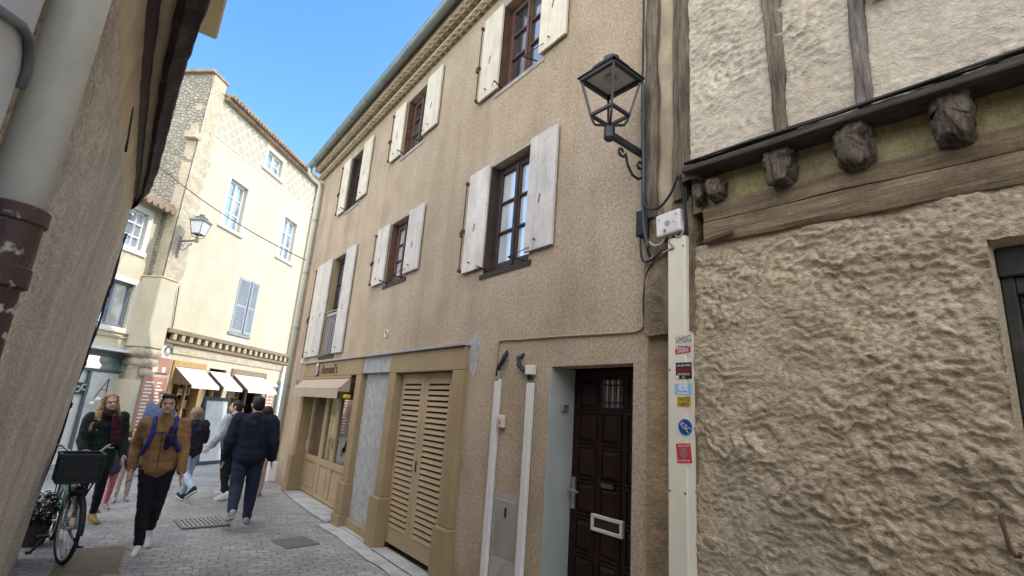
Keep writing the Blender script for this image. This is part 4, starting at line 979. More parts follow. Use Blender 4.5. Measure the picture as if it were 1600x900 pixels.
def far_window(o, rows, dark=False):
    x0, x1, z0, z1 = o; mb = LB(); y = .10
    mb.box(x0, x0 + .06, y, y + .05, z0, z1).box(x1 - .06, x1, y, y + .05, z0, z1).box(x0 + .06, x1 - .06, y, y + .05, z1 - .06, z1).box(x0 + .06, x1 - .06, y, y + .05, z0, z0 + .08)
    xm = (x0 + x1) / 2; mb.box(xm - .04, xm + .04, y - .012, y + .045, z0 + .08, z1 - .06)
    for k in range(1, rows):
        z = z0 + (z1 - z0) * k / rows; mb.box(x0 + .06, xm - .04, y + .004, y + .04, z - .018, z + .018).box(xm + .04, x1 - .06, y + .004, y + .04, z - .018, z + .018)
    w = mb.build('window', m_white_trim, FAR)
    LB().quad((x0, y + .03, z0), (x1, y + .03, z0), (x1, y + .03, z1), (x0, y + .03, z1)).build('pane', m_fpane, w)
    b = .13; mb = LB().box(x0 - b, x0 - .001, -.03, .05, z0, z1).box(x1 + .001, x1 + b, -.03, .05, z0, z1).box(x0 - b, x1 + b, -.03, .05, z1 + .001, z1 + b).box(x0 - b - .03, x1 + b + .03, -.07, .05, z0 - .09, z0 - .001)
    mb.build('window_surround', m_palecream if z0 > 9 else mat('white_lime', (.78, .74, .64), (.72, .68, .58), 4, .9), FAR, bevel=.008)
    if rows > 2:     # small painted pediment
        mb = LB()
        for a, c in (((x0 - .05, z1 + .20), (x0 + .10, z1 + .36)), ((x0 + .10, z1 + .36), (x1 - .10, z1 + .36)), ((x1 - .10, z1 + .36), (x1 + .05, z1 + .20))): mb.bar((a[0], -.003, a[1]), (c[0], -.003, c[1]), .008, .05)
        mb.build('pediment_line', m_palecream, FAR)
far_window(FW['a'], 3); far_window(FW['b'], 3); far_window(FW['c'], 2)
# closed louvred shutters
x0, x1, z0, z1 = FW['d']; xm = x0 + (x1 - x0) * .60
for a, b, yy in ((x0, xm - .006, -.02), (xm + .006, x1, -.06)):
    mb = LB(); mb.box(a, a + .06, yy, yy + .04, z0, z1).box(b - .06, b, yy, yy + .04, z0, z1)
    zm = z0 + (z1 - z0) * .48
    for c, d in ((z0, z0 + .09), (zm - .04, zm + .04), (z1 - .08, z1)): mb.box(a + .06, b - .06, yy, yy + .04, c, d)
    sh = mb.build('shutter', m_blue_grey, FAR, bevel=.004)
    mb = LB()
    for c, d in ((z0 + .09, zm - .04), (zm + .04, z1 - .08)):
        n = int((d - c) / .052)
        for i in range(n):
            z = c + (d - c) * i / n; mb.prism([(a + .06, yy - .004, z), (a + .06, yy + .004, z - .006), (a + .06, yy + .036, z + .036), (a + .06, yy + .028, z + .044)], (b - a - .12, 0, 0))
    mb.build('louvres', m_blue_grey, sh)
LB().box(x0 + .01, x1 - .01, .06, .08, z0, z1).build('shutter_back', m_dark_gap, FAR)
LB().box(x0 - .08, x1 + .06, -.05, .05, z0 - .10, z0 - .01).build('sill', m_concrete, FAR, bevel=.01)
LB().box(x0 - .12, x1 + .1, -.006, .02, 2.96, 3.48).jitter(.0, 3).build('repair_patch', mat('pale_blue_repair', (.62, .61, .52), (.54, .53, .45), 4, .9), FAR)
# old beam with jutting joist ends above the shop
m_far_wood = mat('weathered_beam', (.30, .235, .16), (.19, .145, .10), 5, .95, stretch=(.5, 6, 6), bumps=[(20, .8, .015, (.5, 5, 5))])
LB().box(-.10, 6.6, -.16, .02, 3.16, 3.28).build('shop_lintel', m_far_wood, FAR, bevel=.015)
mb = LB()
for i in range(21):
    s = .10 + i * .305; mb.box(s, s + .13, -.14, .02, 3.0, 3.158)
mb.build('joist_ends', mat('pale_joist', (.52, .42, .29), (.42, .33, .22), 5, .9), FAR, bevel=.01)
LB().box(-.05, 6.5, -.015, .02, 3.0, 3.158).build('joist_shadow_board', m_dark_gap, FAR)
LB().box(-.08, 6.4, -.12, .02, 2.90, 2.985).build('shop_beam', m_far_wood, FAR, bevel=.012)
LB().box(.3, 6.0, -.04, .02, 2.66, 2.89).jitter(.02, 4).build('bressummer', m_quoin, FAR, bevel=.01)
# shop bays: warm wooden frames, dark interior, shelves of goods
m_shopwood = mat('honey_wood_frame', (.48, .31, .12), (.38, .24, .09), 4, .6, stretch=(4, 4, .6))
m_int = flat('shop_interior', (.05, .035, .022), .9)
for n_, (x0, x1, z0, z1) in enumerate(SB):
    if n_ != 1:
        mb = LB().box(x0, x0 + .13, -.05, .20, 0, z1).box(x1 - .13, x1, -.05, .20, 0, z1).box(x0 + .13, x1 - .13, -.05, .20, z1 - .16, z1)
        mb.box((x0 + x1) / 2 + .1, (x0 + x1) / 2 + .17, .06, .14, 0, 2.2); mb.box(x0 + .13, x1 - .13, .05, .15, 2.12, 2.2)
        if n_ == 2: mb.box(x0 + .13, x1 - .13, .04, .2, 0, .42)
        mb.build('shop_frame', m_shopwood if n_ == 0 else m_far_wood, FAR, bevel=.008)
    else:
        LB().box(x0, x0 + .08, .05, .2, 0, z1).box(x1 - .07, x1, -.02, .2, 0, z1).build('shop_frame', m_far_wood, FAR)
LB().box(.2, 5.2, 1.35, 1.4, 0, 2.9).box(.2, .26, .26, 1.35, 0, 2.9).box(5.15, 5.2, .26, 1.35, 0, 2.9).box(.2, 5.2, .26, 1.35, 2.6, 2.65).build('shop_interior', m_int, FAR)
goods = [flat('goods_' + n, c, .6) for n, c in (('cream', (.60, .50, .36)), ('amber', (.40, .20, .06)), ('white', (.62, .60, .55)), ('brown', (.12, .07, .04)), ('green', (.12, .16, .07)))]
random.seed(11)
for n_, (a, b, yy) in enumerate(((.62, 1.5, .75), (1.98, 2.62, .9), (3.1, 4.6, .7))):
    t = thing('display_shelf', ['wooden shelf of small packets inside the shop, under the left awning', 'narrow shelf of packets inside the shop, under the middle awning', 'wide dark shelf of bottles inside the shop, under the right awning'][n_], 'shelf', (0, 0, 0), world=False)
    t.matrix_world = Matrix.Translation(FP) @ Matrix.Rotation(RZ, 4, 'Z') @ Matrix.Translation((a, yy, 0))
    mb = LB()
    for z in (.35, .8, 1.2, 1.6, 2.0): mb.box(0, b - a, 0, .3, z, z + .03)
    mb.box(0, .03, 0, .3, 0, 2.05).box(b - a - .03, b - a, 0, .3, 0, 2.05); mb.build('shelf_frame', m_shopwood, t)
    gm = [LB() for _ in goods]
    for z in (.38, .83, 1.23, 1.63):
        x = .05
        while x < b - a - .14:
            w_ = random.uniform(.05, .12); h_ = random.uniform(.10, .30); gi = random.choice([0, 0, 1, 2, 3, 4])
            gm[gi].tube([(x + w_ / 2, .12, z), (x + w_ / 2, .12, z + h_ * .7), (x + w_ / 2, .12, z + h_ * .8), (x + w_ / 2, .12, z + h_)], [w_ / 2, w_ / 2, w_ / 4, w_ / 4], 8) if gi in (1, 4) else gm[gi].box(x, x + w_, .03, .2, z, z + h_)
            x += w_ + random.uniform(.01, .05)
    for q, m in zip(gm, goods):
        if q.v: q.build('packets', m, t)['kind'] = 'stuff'
# awnings (each its own part)
m_aw = flat('white_awning_cloth', (.86, .80, .74), .9, var=.97)
m_aw_side = flat('awning_side_brown', (.14, .10, .07), .8)
for a, b in ((.52, 1.62), (1.86, 2.70), (3.0, 4.62)):
    mb = LB(); yo = -.62; zb, zt = 1.88, 2.33
    mb.hexa([(a, -.06, zt - .012), (b, -.06, zt - .012), (b, yo, zb), (a, yo, zb), (a, -.06, zt), (b, -.06, zt), (b, yo, zb + .012), (a, yo, zb + .012)])
    mb.box(a, b, yo - .006, yo, zb - .07, zb + .01); aw = mb.build('awning', m_aw, FAR)
    for x in (a - .008, b + .002): LB().prism([(x, -.06, zt - .015), (x, yo, zb), (x, -.06, zb)], (.006, 0, 0)).build('awning_side', m_aw_side, aw)
# menu boards on the shop wall
m_brick_red = mat('brick_red_board', (.46, .24, .18), (.38, .19, .14), 6, .8)
def menu(lab, x0, x1, z0, z1, nlines):
    t = thing('menu_board', lab, 'menu board', (0, 0, 0), world=False)
    t.matrix_world = Matrix.Translation(FP) @ Matrix.Rotation(RZ, 4, 'Z') @ Matrix.Translation(((x0 + x1) / 2, -.02, z0)); w = x1 - x0; h_ = z1 - z0
    LB().box(-w / 2, w / 2, -.03, 0, 0, h_).build('board', m_brick_red, t, bevel=.004)
    mb = LB(); random.seed(int(x0 * 100))
    for i in range(nlines):
        z = h_ * (.06 + .88 * i / nlines)
        for c in ((-.42, random.uniform(-.2, -.05)), (.06, random.uniform(.2, .42))): mb.box(c[0] * w, c[1] * w, -.033, -.0305, z, z + h_ * .35 / nlines)
    mb.build('painted_lines', m_palecream, t)
menu('tall brick-red menu board with pale lines at the left of the shop', -.42, .34, .75, 2.02, 13)
menu('small blank-looking brick-red panel above the tall menu board', -.28, .36, 2.12, 2.50, 1)
menu('brick-red menu board at the right end of the shop', 4.98, 5.5, .9, 2.05, 9)
t = LB().box(5.0, 5.6, -.05, .0, 2.08, 2.16).build('board_shelf', m_white_trim, FAR)
LB().box(-.12, .30, -.012, .02, 2.52, 2.9).build('white_patch', m_palecream, FAR)
mb = LB()
for r_, z in ((.09, 2.72), (.12, 2.70)): mb.ring((.16, -.04, z), (0, 1, 0), r_, .008, 20, 5)
mb.build('coiled_cable', m_black_plastic, FAR, smooth=True)
LB().tube([(.08, -.03, 2.9), (.12, -.03, 3.4), (.0, -.05, 4.4)], .012, 6).build('service_cable', m_iron, FAR)
# right-hand end: pale quoin strip and pipes beside the corner of the long house
LB().box(5.98, 6.35, -.03, .03, 3.3, 10.1).build('quoin', m_palecream, FAR, bevel=.01)
LB().tube([(5.75, -.1, 0), (5.75, -.1, 2.85)], .055, 10).build('shop_downpipe', m_white_trim, FAR, smooth=True)
LB().box(5.62, 5.72, -.12, .0, 1.2, 2.3).build('green_box', flat('grey_green_paint', (.20, .28, .24), .6), FAR, bevel=.01)
LB().tube([(5.95, -.09, 0), (5.95, -.09, 10.05)], .05, 10).build('facade_downpipe', mat('cream_pipe', (.62, .57, .44), (.56, .51, .39), 4, .6), FAR, smooth=True)
# second lantern on the far corner
w = Matrix.Translation(FP) @ Matrix.Rotation(RZ, 4, 'Z') @ Matrix.Translation((-.30, -.03, 5.62))
lan2 = lantern('street_lantern', 'smaller pale grey glazed street lantern on the corner of the sunlit cream house', 'street lanterns on the house fronts', w.to_translation(), RZ + R(90), 1.12, True, flat('pale_grey_lamp_paint', (.20, .20, .19), .5))
# sagging overhead cable from the gable to the long house corner
a = Matrix.Translation(FP) @ Matrix.Rotation(RZ, 4, 'Z') @ Vector((-.62, 2.0, 8.4)); 
b = Vector((D - .03, 12.25, 4.87))
pts = [a.lerp(b, t) - Vector((0, 0, 1.1 * t * (1 - t))) for t in arange(0, 1, 30)]
single(MB().tube(pts, .012, 6), 'overhead_cable', m_black_plastic, 'thin dark overhead cable sagging across the front of the sunlit cream house', 'cable', tuple(a), smooth=True)
MB().tube([(0, 0, 0), (0, 0, 0)], .01, 4)
# ------------------------------------------------------------------ small house at far left, set back
LOW = thing('shop_annex', 'small pale yellow house with tiled roof edge, half hidden behind the low grey-tan house', 'house', FP, RZ, world=False)
SBK = .45
m_yel = mat('pale_yellow_render', (.62, .58, .42), (.54, .50, .355), 2, .9, bumps=[(30, .3, .005)], dirt=((.48, .45, .30), 2, .4))
LW = [(-1.95, -.92, 5.05, 6.02), (-2.1, -.80, 3.10, 4.20), (-3.4, -.42, .0, 2.50)]
mb = LB().sheet(SBK, -7, -.50, 0, 6.3, LW, .18).box(-7, -.5, SBK + .6, SBK + 5, 0, 6.3); mb.build('wall', m_yel, LOW)
for n_, (x0, x1, z0, z1) in enumerate(LW[:2]):
    y = SBK + .08; mb = LB().box(x0, x0 + .06, y, y + .06, z0, z1).box(x1 - .06, x1, y, y + .06, z0, z1).box(x0, x1, y, y + .06, z1 - .06, z1).box(x0, x1, y, y + .06, z0, z0 + .06)
    if n_ == 0:
        for i in range(1, 4): mb.box(x0 + (x1 - x0) * i / 4 - .015, x0 + (x1 - x0) * i / 4 + .015, y, y + .05, z0, z1)
        for i in range(1, 3): mb.box(x0, x1, y + .004, y + .046, z0 + (z1 - z0) * i / 3 - .02, z0 + (z1 - z0) * i / 3 + .02)
    else: mb.box((x0 + x1) / 2 + .15, (x0 + x1) / 2 + .22, y, y + .05, z0, z1)
    w = mb.build('window', m_white_trim if n_ == 0 else flat('slate_grey_frame', (.17, .20, .23), .5), LOW)
    LB().quad((x0, y + .05, z0), (x1, y + .05, z0), (x1, y + .05, z1), (x0, y + .05, z1)).build('pane', m_fpane, w)
    LB().box(x0 - .12, x1 + .13, SBK - .02, SBK + .02, z1 + .001, z1 + .13).box(x1 + .001, x1 + .13, SBK - .02, SBK + .02, z0, z1).box(x0 - .12, x1 + .16, SBK - .05, SBK + .02, z0 - .12, z0 - .001).build('window_surround', m_white_trim if n_ == 0 else m_palecream, LOW)
mb = LB()
for r_ in range(2):
    for i in range(16):
        s = -.62 - i * .2; mb.tube([(s, SBK - .38 + .10 * r_, 6.26 + .13 * r_), (s, SBK + 1.6, 6.75 + .13 * r_)], .085, 8)
mb.hexa([(-7, SBK - .3, 6.2), (-.52, SBK - .3, 6.2), (-.52, SBK + 5, 7.5), (-7, SBK + 5, 7.5), (-7, SBK - .3, 6.26), (-.52, SBK - .3, 6.26), (-.52, SBK + 5, 7.6), (-7, SBK + 5, 7.6)])
mb.build('tiled_roof', m_tile, LOW, smooth=False)
LB().box(-7, -.52, SBK - .04, SBK, 2.86, 2.90).build('string_course', m_quoin, LOW)
LB().box(-3.6, -.36, SBK - .25, SBK + .01, 2.52, 2.58).build('shop_canopy', m_white_trim, LOW)
mb = LB().box(-3.4, -.42, SBK - .02, SBK + .1, 2.38, 2.5).box(-.56, -.42, SBK - .02, SBK + .1, 0, 2.38).box(-3.4, -.56, SBK, SBK + .1, 2.03, 2.09).box(-1.42, -1.36, SBK, SBK + .1, 0, 2.03)
sfr = mb.build('shopfront_frame', flat('slate_frame', (.10, .12, .13), .5), LOW)
LB().quad((-3.4, SBK + .06, 2.09), (-.56, SBK + .06, 2.09), (-.56, SBK + .06, 2.38), (-3.4, SBK + .06, 2.38)).build('transom_pane', glass_mat('transom_glass', (.12, .30, .36), .4), sfr)
dr = LB().box(-1.36, -.58, SBK + .03, SBK + .08, 0, 2.02).build('white_door', flat('white_door_paint', (.60, .62, .57), .5, var=.95), LOW)
LB().quad((-3.4, SBK + .06, 0), (-1.42, SBK + .06, 0), (-1.42, SBK + .06, 2.03), (-3.4, SBK + .06, 2.03)).build('shop_pane', flat('white_blind', (.60, .62, .56), .4, var=.93), sfr)
tt = thing('shop_sticker', 'square black-green sticker with two joined pale rings on the white shopfront at far left', 'sticker', (0, 0, 0), world=False)
tt.matrix_world = Matrix.Translation(FP) @ Matrix.Rotation(RZ, 4, 'Z') @ Matrix.Translation((-1.53, SBK + .02, 1.62))
LB().box(-.2, .2, 0, .004, -.13, .13).build('backing', flat('black_green', (.012, .035, .018), .5), tt)
LB().ring((-.075, -.003, -.02), (0, 1, 0), .062, .015, 24, 6).ring((.08, -.003, .03), (0, 1, 0), .062, .015, 24, 6).build('rings', flat('pale_green', (.45, .55, .40), .5), tt)
w = thing('window_lamp', 'small triangular wire lamp in the white doorway at far left', 'lamp', (0, 0, 0), world=False)
w.matrix_world = Matrix.Translation(FP) @ Matrix.Rotation(RZ, 4, 'Z') @ Matrix.Translation((-1.02, SBK - .08, 1.0))
LB().tube([(-.22, 0, .42), (.06, 0, .88)], .01, 6).tube([(.06, 0, .88), (.06, 0, .3)], .012, 6).tube([(-.1, 0, .62), (.08, 0, .62)], .008, 6).tube([(0, .0, 0), (0, 0, .4)], .015, 6).build('lamp_arm', m_iron, w)
LB().ell((-.10, 0, .40), (.07, .05, .05)).ell((-.24, 0, .30), (.06, .05, .05)).build('lamp_bulb', m_white_trim, w, smooth=True)
# ------------------------------------------------------------------ street surface
def cobble_mat():
    m = bpy.data.materials.new('grey_cobbles'); m.use_nodes = True; nt = m.node_tree; N = nt.nodes; L = nt.links; p = N['Principled BSDF']
    p.inputs['Roughness'].default_value = .62; p.inputs['Specular IOR Level'].default_value = .35
    tc = N.new('ShaderNodeTexCoord'); mp = N.new('ShaderNodeMapping'); mp.inputs['Rotation'].default_value = (0, 0, R(9)); L.new(tc.outputs['Object'], mp.inputs['Vector'])
    dn = N.new('ShaderNodeTexNoise'); dn.inputs['Scale'].default_value = 2.2; dn.inputs['Detail'].default_value = 5; L.new(tc.outputs['Object'], dn.inputs['Vector'])
    va = N.new('ShaderNodeVectorMath'); va.operation = 'MULTIPLY_ADD'; va.inputs[1].default_value = (.24, .24, 0); L.new(dn.outputs['Color'], va.inputs[0]); L.new(mp.outputs['Vector'], va.inputs[2])
    b = N.new('ShaderNodeTexBrick'); b.inputs['Scale'].default_value = 1; b.inputs['Brick Width'].default_value = .165; b.inputs['Row Height'].default_value = .105
    b.inputs['Mortar Size'].default_value = .010; b.inputs['Mortar Smooth'].default_value = .8; b.inputs['Bias'].default_value = 0
    b.inputs['Color1'].default_value = (.27, .275, .274, 1); b.inputs['Color2'].default_value = (.375, .376, .368, 1); b.inputs['Mortar'].default_value = (.215, .218, .215, 1); L.new(va.outputs[0], b.inputs['Vector'])
    n1 = N.new('ShaderNodeTexNoise'); n1.inputs['Scale'].default_value = .8; n1.inputs['Detail'].default_value = 6; L.new(tc.outputs['Object'], n1.inputs['Vector'])
    r1 = N.new('ShaderNodeValToRGB'); r1.color_ramp.elements[0].position = .35; r1.color_ramp.elements[1].position = .68; r1.color_ramp.elements[0].color = (.68, .68, .69, 1); r1.color_ramp.elements[1].color = (1.22, 1.2, 1.15, 1); L.new(n1.outputs['Fac'], r1.inputs['Fac'])
    mx = N.new('ShaderNodeMix'); mx.data_type = 'RGBA'; mx.blend_type = 'MULTIPLY'; mx.inputs['Factor'].default_value = 1; L.new(b.outputs['Color'], mx.inputs['A']); L.new(r1.outputs['Color'], mx.inputs['B'])
    n3 = N.new('ShaderNodeTexNoise'); n3.inputs['Scale'].default_value = 34; n3.inputs['Detail'].default_value = 5; L.new(tc.outputs['Object'], n3.inputs['Vector'])
    r3 = N.new('ShaderNodeValToRGB'); r3.color_ramp.elements[0].position = .3; r3.color_ramp.elements[1].position = .7; r3.color_ramp.elements[0].color = (.78, .78, .78, 1); r3.color_ramp.elements[1].color = (1.12, 1.12, 1.12, 1); L.new(n3.outputs['Fac'], r3.inputs['Fac'])
    mx2 = N.new('ShaderNodeMix'); mx2.data_type = 'RGBA'; mx2.blend_type = 'MULTIPLY'; mx2.inputs['Factor'].default_value = 1; L.new(mx.outputs['Result'], mx2.inputs['A']); L.new(r3.outputs['Color'], mx2.inputs['B'])
    L.new(mx2.outputs['Result'], p.inputs['Base Color'])
    iv = N.new('ShaderNodeMath'); iv.operation = 'SUBTRACT'; iv.inputs[0].default_value = 1; L.new(b.outputs['Fac'], iv.inputs[1])
    ad = N.new('ShaderNodeMath'); ad.operation = 'MULTIPLY_ADD'; ad.inputs[1].default_value = .55; L.new(n3.outputs['Fac'], ad.inputs[0]); L.new(iv.outputs[0], ad.inputs[2])
    n4 = N.new('ShaderNodeTexNoise'); n4.inputs['Scale'].default_value = 5; L.new(tc.outputs['Object'], n4.inputs['Vector'])
    ad2 = N.new('ShaderNodeMath'); ad2.operation = 'MULTIPLY_ADD'; ad2.inputs[1].default_value = 1.2; L.new(n4.outputs['Fac'], ad2.inputs[0]); L.new(ad.outputs[0], ad2.inputs[2])
    bp = N.new('ShaderNodeBump'); bp.inputs['Strength'].default_value = .65; bp.inputs['Distance'].default_value = .018; L.new(ad2.outputs[0], bp.inputs['Height']); L.new(bp.outputs['Normal'], p.inputs['Normal'])
    return m
def ground():
    mb = MB()
    xs = arange(-6, 4, 60); ys = arange(-6, 26, 160)
    mb.grid(lambda x, y: (x, y, .012 * noise.noise(Vector((x * .8, y * .8, 0))) - .004), xs, ys)
    mb.quad((-400, -400, -.03), (400, -400, -.03), (400, 600, -.03), (-400, 600, -.03))
    return mb
g = ground().build('street', cobble_mat(), None); g['kind'] = 'structure'
m_pav = mat('worn_pale_concrete', (.44, .45, .445), (.33, .34, .34), 2.5, .9, grain=.15, bumps=[(30, .5, .008), (110, .4, .003)], dirt=((.16, .16, .155), 2.5, .5))
mb = MB(); pts = []
for y, x in ((8.06, 2.74), (8.6, 2.72), (9.4, 2.73), (10.2, 2.75), (10.74, 2.77)): pts.append((x, y, 0))
mb.prism(pts + [(D + .17, 10.74, 0), (D + .17, 8.06, 0)], (0, 0, .045))
mb.build('shop_step', m_pav, None, bevel=.01)['kind'] = 'structure'
mb = MB().grid(lambda u, v: (2.86 - (.12 + .05 * math.sin(u * 3)) * v if v < 1 else 2.62 + .05 * noise.noise(Vector((u * 2, 0, 0))), u, .016 - .008 * v + .004 * noise.noise(Vector((u * 3, v * 3, 0)))), arange(2.2, 8.05, 60), arange(0, 1, 4))
mb.quad((D + .09, 5.05, .028), (2.8, 5.05, .028), (2.8, 6.49, .028), (D + .09, 6.49, .028)).build('gutter_strip', m_pav, None)['kind'] = 'structure'
MB().quad((D + .03, 6.745, .02), (2.84, 6.745, .024), (2.84, 7.785, .024), (D + .03, 7.785, .02)).build('pavement_edge', m_pav, None)['kind'] = 'structure'
# drain grate with square holes
def grate():
    t = thing('drain_grate', 'pale cast iron drain grate with rows of square holes in the cobbles', 'drain', (1.20, 8.56, 0), R(6), world=False)
    n, m_ = 9, 4; sx, sy_ = .48, .46; mb = MB(); bw = .026
    for i in range(n + 1):
        x = -sx / 2 + sx * i / n; mb.box(x - bw / 2, x + bw / 2, -sy_ / 2, sy_ / 2, .010, .018)
    for j in range(m_ + 1):
        y = -sy_ / 2 + sy_ * j / m_; mb.box(-sx / 2, sx / 2, y - bw / 2, y + bw / 2, .010, .0185)
    mb.build('grid', mat('worn_light_iron', (.40, .37, .34), (.30, .28, .25), 9, .5, spec=.5, metal=.3), t)
    MB().box(-sx / 2, sx / 2, -sy_ / 2, sy_ / 2, .0, .006).build('pit', m_dark_gap, t)
    mb = MB()
    for a in ((-sx / 2 - .05, -sx / 2 - .012, -sy_ / 2 - .05, sy_ / 2 + .05), (sx / 2 + .012, sx / 2 + .05, -sy_ / 2 - .05, sy_ / 2 + .05), (-sx / 2 - .012, sx / 2 + .012, -sy_ / 2 - .05, -sy_ / 2 - .012), (-sx / 2 - .012, sx / 2 + .012, sy_ / 2 + .012, sy_ / 2 + .05)): mb.box(*a, 0, .016)
    mb.build('rim', flat('grate_rim', (.20, .20, .195), .8), t)
grate()
def cover(x, y, w, d, rz, m, label):
    t = thing('manhole_cover', label, 'manhole cover', (x, y, 0), rz, world=False)
    MB().box(-w / 2, w / 2, -d / 2, d / 2, 0, .017).build('cover_plate', m, t, bevel=.002)
    mb = MB(); f = .022
    for a in ((-w / 2 - f, -w / 2 - .004, -d / 2 - f, d / 2 + f), (w / 2 + .004, w / 2 + f, -d / 2 - f, d / 2 + f), (-w / 2 - .004, w / 2 + .004, -d / 2 - f, -d / 2 - .004), (-w / 2 - .004, w / 2 + .004, d / 2 + .004, d / 2 + f)): mb.box(*a, 0, .015)
    mb.build('cover_frame', flat('worn_cover_frame', (.22, .19, .14), .6), t)
cover(2.08, 7.14, .38, .40, R(10), mat('dark_grey_cover', (.15, .145, .15), (.12, .115, .12), 12, .6, bumps=[(70, .4, .004)]), 'small square dark grey manhole cover in the cobbles near the garage door')
cover(.06, 7.05, .50, .98, R(-3), mat('rust_brown_cover', (.17, .135, .095), (.115, .095, .07), 9, .65, bumps=[(60, .5, .004)], dirt=((.26, .20, .13), 4, .5)), 'large rust-brown steel plate in the cobbles beside the bicycle')
# leaning sandwich board in front of the shop
t = thing('sandwich_board', 'tall black framed poster stand with a pale poster before the shop', 'sign', (2.05, 15.25, 0), -R(2) + RZ - R(8), world=False)
mb = MB(); q = -.10
def bx_(x0, x1, z0, z1, y0, y1): return [(x0, y0 + z0 * -q, z0), (x1, y0 + z0 * -q, z0), (x1, y1 + z0 * -q, z0), (x0, y1 + z0 * -q, z0), (x0, y0 + z1 * -q, z1), (x1, y0 + z1 * -q, z1), (x1, y1 + z1 * -q, z1), (x0, y1 + z1 * -q, z1)]
for a in ((-.42, -.35, 0, 1.62), (.35, .42, 0, 1.62), (-.35, .35, 0, .08), (-.35, .35, 1.54, 1.62)): mb.hexa(bx_(*a, -.03, .03))
mb.bar((-.38, .45, 0), (-.38, .18, 1.6), .04, .04).bar((.38, .45, 0), (.38, .18, 1.6), .04, .04)
mb.build('frame', m_black_plastic, t)
MB().hexa(bx_(-.35, .35, .08, 1.54, -.01, .01)).build('poster', mat('pale_poster', (.50, .52, .50), (.30, .32, .35), 3.2, .5, lo=.45, hi=.75, dirt=((.45, .30, .26), 2.6, .5)), t)
# ------------------------------------------------------------------ people: one remeshed body each, clothes and hair as children
m_skin = mat('skin', (.50, .30, .21), (.44, .25, .17), 12, .55, spec=.35)
m_skin2 = mat('pale_skin', (.56, .36, .27), (.50, .30, .22), 12, .55, spec=.35)
m_eye = flat('dark_eyes', (.03, .022, .018), .3); m_lip = flat('lips', (.36, .15, .12), .5)
def remeshed(mb, name, m, parent, vox, smooth=2, wr=0.0, ws=9.0):
    o = mb.build(name, m, parent, smooth=False)
    r = o.modifiers.new('r', 'REMESH'); r.mode = 'VOXEL'; r.voxel_size = vox; r.use_smooth_shade = True
    s = o.modifiers.new('s', 'SMOOTH'); s.factor = .5; s.iterations = smooth
    bake(o)
    if wr:
        me = o.data
        for v, n_ in zip(me.vertices, [Vector(v.normal) for v in me.vertices]):
            p = v.co; q = Vector((p.x * ws, p.y * ws, p.z * ws * 1.7))
            f = noise.fractal(q + Vector((parent.location.x * 7, 0, 0)), 1, 2, 3)
            v.co = p + n_ * (wr * (f * 1.2 - abs(noise.noise(q * .8 + Vector((9, 2, 4)))) * .8))
    for p in o.data.polygons: p.use_smooth = True
    return o
def cloth(name, c, rough=.85, fuzz=80, c2=None):
    return mat(name, c, c2 or tuple(x * .8 for x in c), 7, rough, bumps=[(18, .35, .012), (fuzz, .5, .004)], spec=.2)
def rotv(v, ax, a): return Matrix.Rotation(a, 3, ax) @ Vector(v)
